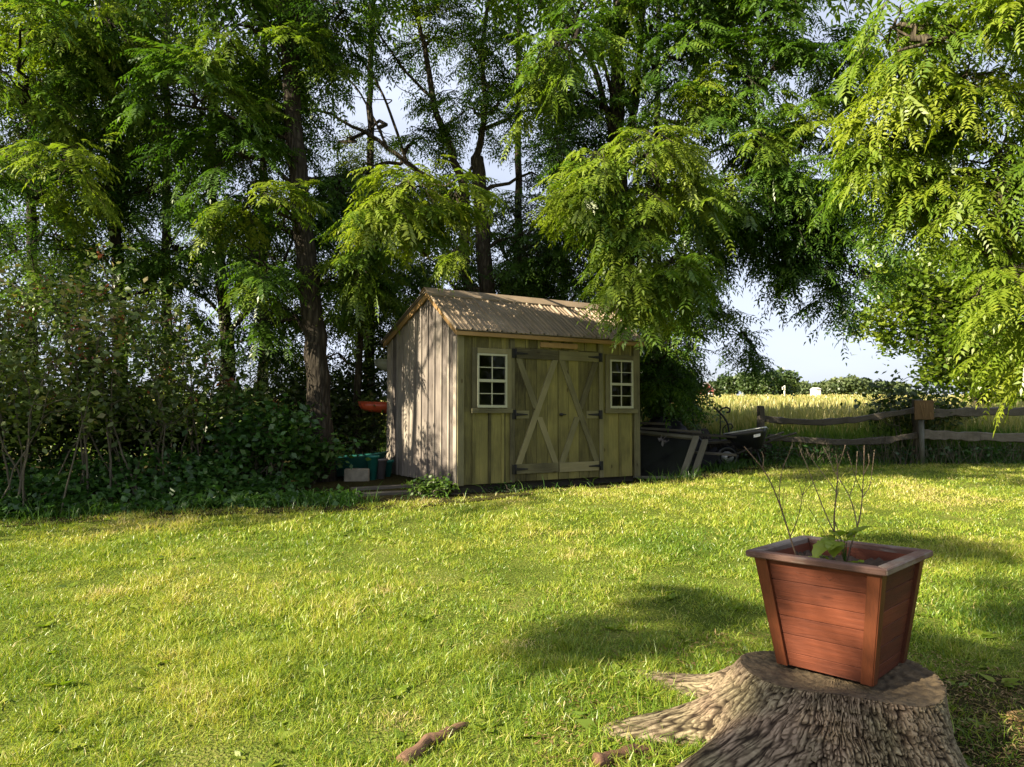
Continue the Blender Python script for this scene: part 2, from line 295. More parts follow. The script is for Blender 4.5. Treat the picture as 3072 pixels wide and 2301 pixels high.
def fast_mesh(name, V, nq, k, tint, mats, parent=None, mat_idx=None, extra=None):
    """V (nq*k,3): nq separate faces of k corners each"""
    V = np.asarray(V, np.float32).reshape(-1, 3)
    if parent is not None: V = V-np.array(parent['worldloc'], np.float32)
    me = bpy.data.meshes.new(name); me.vertices.add(len(V)); me.vertices.foreach_set('co', V.ravel())
    me.loops.add(nq*k); me.loops.foreach_set('vertex_index', np.arange(nq*k, dtype=np.int32))
    me.polygons.add(nq); me.polygons.foreach_set('loop_start', np.arange(0, nq*k, k, dtype=np.int32)); me.polygons.foreach_set('loop_total', np.full(nq, k, np.int32))
    if mat_idx is not None: me.polygons.foreach_set('material_index', mat_idx.astype(np.int32))
    a = me.attributes.new('tint', 'FLOAT', 'POINT'); a.data.foreach_set('value', np.asarray(tint, np.float32))
    for q in mats: me.materials.append(MATS[q])
    me.update(calc_edges=True)
    o = link(name, me, parent)
    if parent is not None: o['worldloc'] = list(parent['worldloc'])
    return o
def nrm(a): return a/(np.linalg.norm(a, axis=-1, keepdims=True)+1e-9)
def rnd_dir(n): return nrm(rng.normal(size=(n, 3)))
UP = np.array([0, 0, 1.])
# leaves ---------------------------------------------------------------
def pinnate(base, axis, L, k, ll, lw, droop=.35, fold=.35, tint=None):
    """compound leaves: base(n,3) axis(n,3) L(n) -> quads (n*(2k+1),4,3), tint per vertex"""
    n = len(base); axis = nrm(axis); side = nrm(np.cross(axis, UP)+rng.normal(size=(n, 3))*.25); nor = nrm(np.cross(side, axis))
    if tint is None: tint = rng.random(n)
    out = []; tt = []; sf = .62+.62*rng.random(n)
    for i in range(k+1):
        t = (.22+.78*i/k); c = base+axis*(L*t)[:, None]-UP*(L*t*t*droop)[:, None]
        d = nrm(axis-UP*(2*t*droop))
        for sgn in ((-1, 1) if i < k else (0,)):
            ld = nrm(side*sgn*(.95 if sgn else 0)+d*(.42 if sgn else 1)-UP*.22+rng.normal(size=(n, 3))*.10)
            sz = ll*sf*(1-.35*abs(t-.55))*(.8+.4*rng.random(n)); wv = nrm(np.cross(ld, nor))*(sz*lw/ll*.5)[:, None]
            dn = nor*(sz*.08)[:, None]
            p0 = c; p1 = c+ld*(sz*.38)[:, None]+wv+dn; p2 = c+ld*sz[:, None]-UP*(sz*.12)[:, None]; p3 = c+ld*(sz*.38)[:, None]-wv+dn
            out.append(np.stack([p0, p1, p2, p3], 1)); tt.append(np.repeat(np.clip(tint+rng.normal(size=n)*.07, 0, 1)[:, None], 4, 1))
    return np.concatenate(out), np.concatenate(tt)
def simple_leaves(base, size, aspect=.55, tint=None, flat=.5, dirs=None):
    n = len(base); d = rnd_dir(n) if dirs is None else dirs; d = nrm(d*np.array([1, 1, .6])-UP*.15); up = nrm(UP*flat*2+rng.normal(size=(n, 3))*.6)
    s = nrm(np.cross(d, up)); nn = np.cross(s, d); sz = size*(.65+.7*rng.random(n))
    w = s*(sz*aspect*.5)[:, None]; q = np.stack([base, base+d*(sz*.42)[:, None]+w+nn*(sz*.07)[:, None], base+d*sz[:, None], base+d*(sz*.42)[:, None]-w+nn*(sz*.07)[:, None]], 1)
    if tint is None: tint = rng.random(n)
    return q, np.repeat(np.asarray(tint)[:, None], 4, 1)
def sticks(p0, p1, r0, r1):
    """thin three-sided rods -> quads (n*3,4,3)"""
    d = nrm(p1-p0); a = nrm(np.cross(d, UP+.01)); b = np.cross(d, a); out = []
    ring = [(math.cos(t), math.sin(t)) for t in (0, 2.094, 4.189)]
    for j in range(3):
        c0, s0 = ring[j]; c1, s1 = ring[(j+1) % 3]
        e0 = a*c0+b*s0; e1 = a*c1+b*s1
        out.append(np.stack([p0+e0*r0, p0+e1*r0, p1+e1*r1, p1+e0*r1], 1))
    return np.concatenate(out)
DENS = {'walnut': 1.1, 'ash': 2.0}
class Crown:
    def __init__(s): s.q = []; s.t = []; s.m = []
    def add(s, q, t, m): s.q.append(q); s.t.append(t); s.m.append(np.full(len(q), m))
    def build(s, name, mats, parent):
        q = np.concatenate(s.q); t = np.concatenate(s.t); m = np.concatenate(s.m)
        return fast_mesh(name, q.reshape(-1, 3), len(q), 4, t.ravel(), mats, parent, m)
def fill_blob(cr, c, r, ntw, kind='walnut', tintc=.5, tl=.55, lpt=6, mat=0, scale=1., hang=.35, shell=2.0):
    """flat layered sprays: arching boughs with side twigs, leaves along the twigs"""
    c = np.asarray(c, float); r = np.asarray(r, float); n = max(6, int(ntw*DENS.get(kind, 1.))); nb = max(2, n//7); per = 7
    dirs = rnd_dir(nb); st = c+dirs*r*(.55*rng.random(nb)**.5)[:, None]+UP*(.18*r[2]); bd = nrm(dirs*np.array([1, 1, .55])+rnd_dir(nb)*.5*np.array([1, 1, .7])+np.array([0, -.15, 0])); bl = np.linalg.norm(bd*r, axis=1)*(.40+.45*rng.random(nb)); dr = .25+hang*(.7+.9*rng.random(nb))
    def bp(t): return st+bd*(bl*t)[:, None]-UP*(bl*t*t*dr*1.15)[:, None]
    for k in range(4): cr.add(sticks(bp(k/4), bp((k+1)/4), .009*scale*(1-k*.2), .009*scale*(.8-k*.2)), np.full((nb*3, 4), .5), 1)
    B = []; A = []; T = []; tt = np.clip(tintc+rng.normal(size=nb)*.17, 0, 1); sd = nrm(np.cross(bd, UP))
    for i in range(per):
        t = (i+.7+rng.random(nb)*.5)/(per+.2); p0 = bp(t); sg_ = (1 if i % 2 else -1); d = nrm(bd*.75+sd*sg_*(.75 if i < per-1 else .1)-UP*(.35*dr+.45*t*dr)[:, None]+rnd_dir(nb)*.32); l = tl*scale**.5*(.55+.7*rng.random(nb))*(1.1-.4*t)
        p1 = p0+d*l[:, None]-UP*(l*.18)[:, None]; cr.add(sticks(p0, p1, .005*scale, .002*scale), np.full((nb*3, 4), .5), 1)
        s2 = nrm(np.cross(d, UP)+rnd_dir(nb)*.2)
        for q in range(lpt):
            u = .2+.8*(q+rng.random(nb)*.5)/lpt; B.append(p0+(p1-p0)*u[:, None]); A.append(nrm(d*.8+s2*(.85 if q % 2 else -.85)*(q < lpt-1)-UP*.28+rnd_dir(nb)*.28)); T.append(np.clip(tt+rng.normal(size=nb)*.06, 0, 1))
    B = np.concatenate(B); A = np.concatenate(A); T = np.concatenate(T); nn = len(B)
    if kind == 'walnut': q, t = pinnate(B, A, .31*scale*(.55+.75*rng.random(nn)), 6, .098*scale, .034*scale, tint=T, droop=.22)
    elif kind == 'ash': q, t = pinnate(B, A, .20*scale*(.7+.6*rng.random(nn)), 3, .085*scale, .032*scale, tint=T, droop=.2)
    else:
        B2 = np.repeat(B, 3, 0)+rng.normal(size=(nn*3, 3))*.09*scale; q, t = simple_leaves(B2, .095*scale, .65, tint=np.repeat(T, 3))
    cr.add(q, t, 0)
def bez(a, b, sag=.0, n=7, wob=.04, up=0.):
    a = np.asarray(a, float); b = np.asarray(b, float); t = np.linspace(0, 1, n)[:, None]; L = np.linalg.norm(b-a)
    p = a+(b-a)*t+UP*(np.sin(t*math.pi)*up*L); w = rng.normal(size=(n, 3))*wob*L; w[0] = 0; w[-1] = 0
    return p+w
def smooth_pts(P, n=24):
    P = np.asarray(P, float); t = np.linspace(0, 1, len(P)); q = np.linspace(0, 1, n); out = np.stack([np.interp(q, t, P[:, i]) for i in range(3)], 1)
    for _ in range(2): out[1:-1] = (out[:-2]+2*out[1:-1]+out[2:])/4
    return out
def make_tree(name, label, cat, limbs, blobs, mats=('leaf_walnut', 'bark_dark'), bark='bark_dark', kind='walnut', group=None, base=None):
    """limbs: [(points, r0, r1)], blobs: [(centre, radii, twigs, opts)]"""
    base = limbs[0][0][0] if base is None else base
    root = empty(name, tuple(base), label, cat, group)
    tb = MB(); LP = []
    for pts, r0, r1 in limbs:
        if LP: Q_ = np.concatenate(LP); pts = [Q_[int(np.argmin(np.linalg.norm(Q_-np.asarray(pts[0]), axis=1)))]]+list(pts)
        P = smooth_pts(pts, 26); P[1:-1] += rng.normal(size=(24, 3))*.012*min(1, r0/.12); rr = np.linspace(r0, r1, 26)
        if not LP: rr = rr*(1+.35*np.exp(-np.linspace(0, 26, 26)*.9))
        tb.tube(P, rr, 12 if r0 > .1 else 7, rough=.10); LP.append(P)
    LP = np.concatenate(LP); cr = Crown()
    for c, r, n, op in blobs:
        c = np.asarray(c, float); dd = np.linalg.norm((LP-c)*np.array([1, 1, 1.0])+UP*0, axis=1)+.8*np.maximum(0, LP[:, 2]-c[2]+.3); j = int(np.argmin(dd))
        if not op.get('free'):
            P = bez(LP[j], c, wob=.05, up=.10); tb.tube(P, np.linspace(.045, .012, len(P)), 5, cap=False)
            for _ in range(5):
                e = c+np.asarray(r)*rnd_dir(1)[0]*.75; P2 = bez(P[random.randint(2, 6)], e, wob=.07, up=.06, n=6); tb.tube(P2, np.linspace(.016, .004, 6), 4, cap=False)
        op = dict(op); op.pop('free', None); op.setdefault('kind', kind); fill_blob(cr, c, r, n, **op)
    tb.build('trunk', [bark], root)
    if cr.q: cr.build('crown', list(mats), root)
    return root

# ================================================================== GROUND
def sheet(name, xs, ys, mat, lift=0, kind='structure', label=None):
    X, Y = np.meshgrid(xs, ys); Z = gz(X, Y)+lift; nx, ny = len(xs), len(ys)
    V = np.stack([X, Y, Z], -1).reshape(-1, 3); F_ = [(j*nx+i, j*nx+i+1, (j+1)*nx+i+1, (j+1)*nx+i) for j in range(ny-1) for i in range(nx-1)]
    me = bpy.data.meshes.new(name); me.from_pydata(V.tolist(), [], F_); me.polygons.foreach_set('use_smooth', [True]*len(F_)); me.materials.append(MATS[mat])
    o = link(name, me); tag(o, kind=kind, label=label); return o
gx = np.concatenate([[-2500, -900, -400, -150, -60, -30], np.arange(-20, 24.1, .5), [30, 60, 150, 400, 900, 2500]])
gy = np.concatenate([[-50, -20, -8, -3], np.arange(0, 24.1, .5), [28, 34, 42, 55, 70, 90, 120, 150, 170, 190, 210, 225, 235, 245, 260, 400, 900, 3000]])
sheet('ground', gx, gy, 'field_ground')
def inner_sheet(name, mat, edge, lift):
    """polygon between two curves y0(x), y1(x)"""
    xs, y0, y1 = edge; V = []; ny = 30
    for x, a, b in zip(xs, y0, y1):
        for j in range(ny+1): y = a+(b-a)*j/ny; V.append((x, y, float(gz(x, y))+lift))
    F_ = [(i*(ny+1)+j, (i+1)*(ny+1)+j, (i+1)*(ny+1)+j+1, i*(ny+1)+j+1) for i in range(len(xs)-1) for j in range(ny)]
    me = bpy.data.meshes.new(name); me.from_pydata(V, [], F_); me.polygons.foreach_set('use_smooth', [True]*len(F_)); me.materials.append(MATS[mat]); o = link(name, me); tag(o, kind='structure'); return o
lx = np.arange(-16, 20.1, .4)
bx_ = np.array([-16, -8, -5.4, -3.5, -2.0, -1.0, -.4, .6, 2.0, 2.6, 4.0, 6, 20]); by_ = np.array([7.4, 7.7, 7.95, 8.4, 8.7, 9.0, 9.45, 10.1, 11.05, 11.3, 12.7, 13.3, 13.4])
def lawn_edge(x): return np.interp(x, bx_, by_)
inner_sheet('lawn', 'lawn_ground', (lx, np.full(len(lx), -4.), lawn_edge(lx)), .004+.02)
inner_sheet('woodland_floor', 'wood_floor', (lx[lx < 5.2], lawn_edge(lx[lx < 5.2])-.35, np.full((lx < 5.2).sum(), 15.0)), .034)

# ================================================================== SHED
P0 = np.array([-.715, 9.8]); U2 = np.array([.857, .515]); V2 = np.array([-.515, .857]); SW, SL = 3.08, 2.50; ZB = .576; ZT = 2.587
U = np.array([*U2, 0]); Vv = np.array([*V2, 0])
def sh(u, v, z): q = P0+U2*u+V2*v; return np.array([q[0], q[1], z])
shed = empty('garden_shed', tuple(sh(0, 0, ZB-.1)), 'wooden board-and-batten garden shed with metal roof and crossed double doors', 'shed')
RU, RZ = .86, 3.27; ov = .12                        # ridge position along v and height (saltbox)
def roofz(v): return RZ-(RZ-2.695)/RU*(RU-v) if v <= RU else RZ-(RZ-2.70)/(SL-RU)*(v-RU)
# --- front wall: boards with battens, holes for door and windows
DW0, DW1 = .86, 2.32                                 # doorway
WN = [(.265, .725), (2.52, 2.96)]; WZ0, WZ1 = 1.60, 2.33
fw = MB(); random.seed(3)
def vboard(mb, u0, u1, z0, z1, t=.02, v=0, mat=0, tint=None): mb.box(sh((u0+u1)/2, v, (z0+z1)/2), U*((u1-u0)/2), Vv*(t/2), UP*((z1-z0)/2), mat, tint)
def wallseg(u0, u1, z0, z1):
    u = u0; w = .205
    while u < u1-.01: e = min(u+w-.004, u1); vboard(fw, u, e, z0, z1, .02, .0); u += w
    k = u0+w
    while k < u1-.03: vboard(fw, k-.022, k+.018, z0, z1, .018, -.0195); k += w
wallseg(.02, WN[0][0], ZB, ZT); wallseg(WN[0][0], WN[0][1], ZB, WZ0); wallseg(WN[0][0], WN[0][1], WZ1, ZT); wallseg(WN[0][1], DW0, ZB, ZT)
wallseg(DW0, DW1, 2.44, ZT); wallseg(DW1, WN[1][0], ZB, ZT); wallseg(WN[1][0], WN[1][1], ZB, WZ0); wallseg(WN[1][0], WN[1][1], WZ1, ZT); wallseg(WN[1][1], SW-.02, ZB, ZT)
o = fw.build('front_wall', 'pine_front', shed); tag(o, 'olive-toned pine boards of the shed front')
# --- side walls (gable shaped boards)
def side_wall(u, sgn, nm):
    mb = MB(); w = .228; n = int(round(SL/w)); w = SL/n
    for i in range(n):
        a, b = i*w, (i+1)*w-.005
        pts = [(a, ZB), (b, ZB), (b, roofz(b)-.06)] + ([(RU, roofz(RU)-.06)] if a < RU < b else []) + [(a, roofz(a)-.06)]
        m_ = len(pts); vs = [sh(u, p[0], p[1]) for p in pts]+[sh(u-sgn*.02, p[0], p[1]) for p in pts]; g = [(0, p[0]+i*3, p[1]) for p in pts]*2
        fs = [tuple(range(m_))[::-1], tuple(range(m_, 2*m_))]+[(j, (j+1) % m_, m_+(j+1) % m_, m_+j) for j in range(m_)]
        mb.add(vs, fs, 0, None, g)
        if i: 
            zz = roofz(a)-.075; mb.box(sh(u-sgn*-.0095 if False else u+sgn*-.0-sgn*.029, a-.002, (ZB+zz)/2), U*.009, Vv*.021, UP*((zz-ZB)/2), 0)
    return mb
side_wall(.0, 1, 'l').build('side_wall', 'grey_siding', shed)['label'] = 'weathered grey side wall with sun flecks'
side_wall(SW, -1, 'r').build('side_wall', 'pine_front', shed)
mb = MB(); mb.box(sh(SW/2, SL-.01, (ZB+ZT)/2), U*(SW/2-.02), Vv*.01, UP*((ZT-ZB)/2+.02)); mb.build('back_wall', 'grey_siding', shed)
mb = MB(); mb.box(sh(SW/2, SL/2, ZB+.02), U*(SW/2-.02), Vv*(SL/2-.02), UP*.02); mb.build('floor_deck', 'shed_inside', shed)
# corner boards
mb = MB()
vboard(mb, -.024, .07, ZB-.01, ZT-.03, .018, -.031, 1); mb.box(sh(-.033, .022, (ZB+ZT)/2-.02), U*.009, Vv*.044, UP*((ZT-ZB)/2-.02))
mb.build('corner_board', ['grey_siding', 'pine_trim'], shed, .002)
mb = MB(); vboard(mb, SW-.09, SW+.024, ZB-.01, ZT, .018, -.031); mb.build('corner_board', 'pine_trim', shed, .002)
# door trim and header
for a, b in ((DW0-.075, DW0-.003), (DW1+.003, DW1+.075)):
    mb = MB(); vboard(mb, a, b, ZB, ZT-.02, .02, -.032); mb.build('door_casing', 'pine_trim', shed, .002)
mb = MB(); vboard(mb, 1.28, 1.92, 2.458, 2.53, .03, -.038, tint=.8); mb.build('header_block', 'pine_fresh', shed, .003)
# --- doors
def door(u0, u1, hinge_left):
    um = (u0+u1)/2; d = empty('door', tuple(sh(um, -.01, ZB)), None, None); d.parent = shed; d.location = tuple(sh(um, -.01, ZB)-np.array(shed['worldloc'])); d['worldloc'] = list(sh(um, -.01, ZB))
    z0, z1 = ZB+.01, 2.435; mb = MB(); n = 4; w = (u1-u0)/n
    for i in range(n): vboard(mb, u0+i*w+.002, u0+(i+1)*w-.003, z0, z1, .02, -.016)
    mb.build('planking', 'pine_front', d, .002)
    zb0, zb1, zt0, zt1 = z0+.10, z0+.235, z1-.15, z1-.015
    for a, b in ((zb0, zb1), (zt0, zt1)):
        mb = MB(); mb.box(sh(um, -.036, (a+b)/2), U*((u1-u0)/2-.006), Vv*.010, UP*((b-a)/2), 0, None, 'x'); mb.build('rail', 'pine_trim', d, .002)
    for k, (ua, ub, vo) in enumerate(((u1-.05, u0+.05, 0), (u0+.05, u1-.05, 1)) if hinge_left else ((u0+.05, u1-.05, 0), (u1-.05, u0+.05, 1))):
        A = sh(ua, -.036-.004*k, zb1-.0); B = sh(ub, -.036-.004*k, zt0); dv = B-A; Ln = np.linalg.norm(dv); dv /= Ln; sd = np.cross(dv, Vv)
        # clip the brace flush with the rails
        mb = MB(); hw = .052; top, bot = zt0-.002, zb1+.002; sgn = 1 if ub > ua else -1
        hx = hw/abs(dv[2])
        pts = [(ua-hx*.9, bot), (ua+hx*.9, bot), (ub+hx*.9, top), (ub-hx*.9, top)]
        pts = [(min(max(q[0], u0+.006), u1-.006), q[1]) for q in pts]
        segs = [pts] if k == 1 else None
        if k == 0: # cut in two where the other brace crosses, leaving the photographed gap
            def lerp(t): return [(pts[0][0]+(pts[3][0]-pts[0][0])*t, bot+(top-bot)*t), (pts[1][0]+(pts[2][0]-pts[1][0])*t, bot+(top-bot)*t)]
            a1 = lerp(.445); a2 = lerp(.525); segs = [[pts[0], pts[1], a1[1], a1[0]], [a2[0], a2[1], pts[2], pts[3]]]
        for sg in segs:
            vs = [sh(q[0], -.0265, q[1]) for q in sg]+[sh(q[0], -.046-.001*k, q[1]) for q in sg]
            g = [((np.dot(np.array(v)-A, sd)), .02*(j > 3), np.dot(np.array(v)-A, dv)) for j, v in enumerate(vs)]
            mb.add(vs, [(0, 1, 2, 3), (7, 6, 5, 4), (0, 4, 5, 1), (1, 5, 6, 2), (2, 6, 7, 3), (3, 7, 4, 0)], 0, None, g)
        mb.build('brace', 'pine_trim', d)
    hu = u0 if hinge_left else u1; s_ = 1 if hinge_left else -1
    for z in ((zt0+zt1)/2, ZB+.93, (zb0+zb1)/2):
        if abs(z-ZB-.93) < .01: mb = MB(); mb.box(sh(hu+s_*.12, -.0305, z), U*.11, Vv*.0045, UP*.055, 0, None, 'x'); mb.build('hinge_block', 'pine_trim', d)
        mb = MB(); y = -.052 if abs(z-ZB-.93) > .01 else -.044
        mb.box(sh(hu-s_*.03, y, z), U*.026, Vv*.004, UP*.065)
        vs = [sh(hu+s_*.0, y-.004, z-.022), sh(hu+s_*.20, y-.004, z-.007), sh(hu+s_*.20, y-.004, z+.007), sh(hu, y-.004, z+.022)]; vs += [v+Vv*.008 for v in vs]
        mb.add(vs, [(0, 1, 2, 3), (7, 6, 5, 4), (0, 4, 5, 1), (1, 5, 6, 2), (2, 6, 7, 3), (3, 7, 4, 0)]); mb.tube([sh(hu, y-.008, z-.065), sh(hu, y-.008, z+.065)], .009, 8)
        mb.build('hinge', 'black_iron', d)
    return d
dm = (DW0+DW1)/2
door(DW0+.004, dm-.004, True); d2 = door(dm+.004, DW1-.004, False)
mb = MB(); zc = ZB+.93; mb.box(sh(dm+.05, -.032, zc), U*.032, Vv*.007, UP*.014); mb.lathe(sh(dm+.045, -.04, zc-.02), [(.0, 0), (.022, 0), (.022, .04), (0, .04)], 10); mb.box(sh(dm+.10, -.034, zc), U*.035, Vv*.004, UP*.007); mb.build('latch', 'black_iron', d2)
# --- windows
for u0, u1 in WN:
    um, zm = (u0+u1)/2, (WZ0+WZ1)/2
    w = empty('window', tuple(sh(um, -.03, WZ0)), None, None); w.parent = shed; w.location = tuple(sh(um, -.03, WZ0)-np.array(shed['worldloc'])); w['worldloc'] = list(sh(um, -.03, WZ0))
    mb = MB(); t = .075
    vboard(mb, u0-t, u0-.002, WZ0-t+.002, WZ1+t, .018, -.038); vboard(mb, u1+.002, u1+t, WZ0-t+.002, WZ1+t, .018, -.038)
    mb.box(sh(um, -.0385, WZ1+t/2), U*((u1-u0)/2-.001), Vv*.009, UP*(t/2-.001), 0, None, 'x'); mb.box(sh(um, -.044, WZ0-t/2-.006), U*((u1-u0)/2+t+.012), Vv*.017, UP*(t/2-.006), 0, None, 'x')
    mb.build('casing', 'pine_trim', w, .002)
    mb = MB(); f = .024
    def bar(a, b, c, d, v=-.043, th=.020): mb.box(sh((a+b)/2, v, (c+d)/2), U*((b-a)/2), Vv*(th/2), UP*((d-c)/2), 0, .5)
    bar(u0, u0+f, WZ0, WZ1, -.043, .03); bar(u1-f, u1, WZ0, WZ1, -.043, .03); bar(u0+f, u1-f, WZ0, WZ0+.035, -.043, .029); bar(u0+f, u1-f, WZ1-.026, WZ1, -.043, .029)
    bar(u0+f, u1-f, zm-.02, zm+.018, -.045, .024)
    mb.build('window_frame', 'window_white', w)
    for a, b, v in ((WZ0+.035, zm-.02, -.036), (zm+.018, WZ1-.026, -.042)):
        mb = MB(); mb.box(sh(um, v, (a+b)/2), U*.007, Vv*.006, UP*((b-a)/2), 0, .5)
        c = (a+b)/2; q = (u1-u0)/2-f
        for s_ in (-1, 1): mb.box(sh(um+s_*(q/2+.0035), v, c), U*(q/2-.0035), Vv*.0055, UP*.006, 0, .5)
        mb.build('muntin', 'window_white', w)
        mb = MB(); mb.add([sh(u0+f, v+.008, a), sh(u1-f, v+.008, a), sh(u1-f, v+.008, b), sh(u0+f, v+.008, b)], [(0, 1, 2, 3)]); mb.build('pane', 'window_glass', w)
# --- eave fascia, gable fascia, soffit
mb = MB(); ez = roofz(-ov)
mb.box(sh(SW/2, -.088, 2.583), U*(SW/2+.075), Vv*.010, UP*.028, 0, .65, 'x'); mb.box(sh(SW/2, -.050, 2.568), U*(SW/2+.03), Vv*.027, UP*.010, 0, .3, 'x')
mb.build('eave_board', 'pine_fresh', shed, .002)
def rake(u, mat):
    mb = MB()
    for a, b in ((-.06, RU), (SL+.06, RU)):
        za, zb = roofz(a)-.012, roofz(b)-.012
        vs = []
        for uu in (u-.011, u+.011):
            for (v, z) in ((a, za), (b, zb)): vs += [sh(uu, v, z-.085), sh(uu, v, z)]
        g = [(0, (i % 2)*.08, .9*(i//2 % 2)) for i in range(8)]
        mb.add(vs, [(0, 1, 3, 2), (4, 6, 7, 5), (0, 2, 6, 4), (1, 5, 7, 3), (0, 4, 5, 1), (2, 3, 7, 6)], 0, .7, g)
    mb.build('rake_board', mat, shed)
rake(-.055, 'pine_fresh'); rake(SW+.055, 'pine_fresh')
# --- ribbed metal roof
def roof_panel(v0, v1, name):
    u0, u1 = -.10, SW+.10; prof = []; u = u0; k = 0
    per = .229
    while u < u1:
        prof += [(u, 0), (u+.010, .026), (u+.030, .026), (u+.040, 0), (u+.098, 0), (u+.103, .008), (u+.113, .008), (u+.118, 0), (u+.160, 0), (u+.165, .008), (u+.175, .008), (u+.180, 0)]; u += per
    prof = [p for p in prof if p[0] <= u1]+[(u1, 0)]; nseg = 6; vs = []; sl = np.array([0, roofz(v1)-roofz(v0)]); 
    for j in range(nseg+1):
        v = v0+(v1-v0)*j/nseg; z = roofz(v)
        for pu, ph in prof: vs.append(sh(pu, v, z+.012+ph))
    n = len(prof); fs = [(j*n+i, j*n+i+1, (j+1)*n+i+1, (j+1)*n+i) for j in range(nseg) for i in range(n-1)]
    if v1 < v0: fs = [f[::-1] for f in fs]
    mb = MB(); mb.add(vs, fs, 0, .5); o = mb.build(name, 'roof_metal', shed)
    s_ = o.modifiers.new('thick', 'SOLIDIFY'); s_.thickness = .002; s_.offset = -1
roof_panel(-ov, RU, 'roof_panel'); roof_panel(SL+ov, RU, 'roof_panel')
mb = MB()
for v in (RU-.15, RU+.15):
    mb.add([sh(-.12, RU, RZ+.052), sh(SW+.12, RU, RZ+.052), sh(SW+.12, v, roofz(v)+.040), sh(-.12, v, roofz(v)+.040), sh(SW+.12, v, roofz(v)+.020), sh(-.12, v, roofz(v)+.020)], [(0, 1, 2, 3), (3, 2, 4, 5)], 0, .5)
mb.build('ridge_cap', 'roof_metal', shed)
mb = MB()     # underside deck
for a, b in ((-ov+.02, RU-.004), (RU+.004, SL+ov-.02)):
    vs = [sh(uu, v, roofz(v)+dz) for uu in (-.085, SW+.085) for v in (a, b) for dz in (-.010, .004)]
    mb.add(vs, [(0, 1, 3, 2), (4, 6, 7, 5), (0, 2, 6, 4), (1, 5, 7, 3), (0, 4, 5, 1), (2, 3, 7, 6)], 0, .4)
mb.build('roof_deck', 'grey_siding', shed)
# skids and blocks
for v in (.12, 1.2, SL-.12):
    mb = MB(); mb.box(sh(SW/2, v, ZB-.06), U*(SW/2-.03), Vv*.05, UP*.055, 0, None, 'x'); mb.build('skid', 'skid_wood', shed)
for u in (.05, 1.5, SW-.15):
    for v in (.14, SL-.15):
        q = sh(u, v, 0); g = float(gz(q[0], q[1])); mb = MB(); mb.box(sh(u, v, (g-.05+ZB-.116)/2), U*.13, Vv*.13, UP*max(.01, (ZB-.116-g+.05)/2)); mb.build('support_block', 'skid_wood', shed, .01)

# ================================================================== ITEMS LEFT OF / BEHIND SHED
def hull(name, label, cat, mat, v, s_out, zc, length, beam, depth, tilt=0.):
    """open canoe hull along the back wall, bow towards -u"""
    root_loc = sh(-s_out+length/2, v, zc-depth); rt = empty(name, tuple(root_loc), label, cat)
    mb = MB(); n = 24; m_ = 10; vs = []
    for i in range(n+1):
        t = i/n; w = beam/2*(math.sin(math.pi*min(max(t, .0), 1.)))**.5 if 0 < t < 1 else .012; w = max(w, .05); d = depth*(.55+.45*math.sin(math.pi*t)**.5)
        for j in range(m_+1):
            a = math.pi*j/m_; vs.append(sh(-s_out+length*t+(.04*math.sin(a) if t == 0 else 0), v-w*math.cos(a), zc-d*math.sin(a)**.7+.05*(2*t-1)**2+tilt*t))
    fs = [(i*(m_+1)+j, i*(m_+1)+j+1, (i+1)*(m_+1)+j+1, (i+1)*(m_+1)+j) for i in range(n) for j in range(m_)]
    fs += [tuple(range(m_+1))]
    mb.add(vs, fs, 0, .5, None, True); o = mb.build('hull', mat, rt); sd = o.modifiers.new('t', 'SOLIDIFY'); sd.thickness = .006
    mb = MB()
    for e in (0, m_): mb.tube([np.array(vs[i*(m_+1)+e])+UP*.004 for i in range(n+1)], .011, 6)
    mb.build('gunwale', mat, rt)
hull('kayak', 'orange-red kayak on a rack behind the shed, only its bow in view', 'kayak', 'kayak_orange', SL+.42, .33, 1.66, 2.9, .62, .20, .10)
hull('canoe', 'pale canoe on the upper rack behind the shed, above the orange-red kayak', 'canoe', 'canoe_white', SL+.42, .07, 2.37, 2.9, .6, .23, -.02)
rk = empty('boat_rack', tuple(sh(.35, SL+.05, 1.4)), 'timber bracket rack carrying boats on the back wall of the shed', 'rack')
for u in (.35, 2.3):
    mb = MB(); mb.box(sh(u, SL+.03, 1.75), U*.03, Vv*.018, UP*.62); mb.build('upright', 'dark_plank', rk)
    for z in (1.435, 2.11): mb = MB(); mb.box(sh(u, SL+.38, z), U*.02, Vv*.33, UP*.02, 0, None, 'y'); mb.build('arm', 'dark_plank', rk)
# green tub (old sled-like bath), stone block, pots, planks
c = W(352, 470, 11.3); g0 = float(gz(c[0], c[1]))
mb = MB(); vs = []; n = 28
for k, (sx, sy, z) in enumerate(((.42, .26, 0), (.52, .33, .26), (.55, .36, .28), (.53, .34, .285), (.50, .31, .25), (.40, .24, .03))):
    for j in range(n): a = 2*math.pi*j/n; e = .6; vs.append((c[0]+sx*np.sign(math.cos(a))*abs(math.cos(a))**e, c[1]+sy*np.sign(math.sin(a))*abs(math.sin(a))**e, g0+.07+z+.07*(math.cos(a))))
mb.add(vs, [(k*n+j, k*n+(j+1) % n, (k+1)*n+(j+1) % n, (k+1)*n+j) for k in range(5) for j in range(n)]+[tuple(range(n))[::-1], tuple(5*n+j for j in range(n))], 0, .5, None, True)
tag(mb.build('tub', 'canoe_green'), 'dark green plastic tub in the shade left of the shed', 'tub')
c = W(357, 478, 10.9); g0 = float(gz(c[0], c[1])); mb = MB(); mb.box((c[0], c[1], g0+.10), (.18, .02, 0), (-.01, .09, 0), (0, 0, .11)); tag(mb.build('stone_block', 'stone_block', bevel=.015), 'pale stone block on the ground in front of the green tub', 'block')
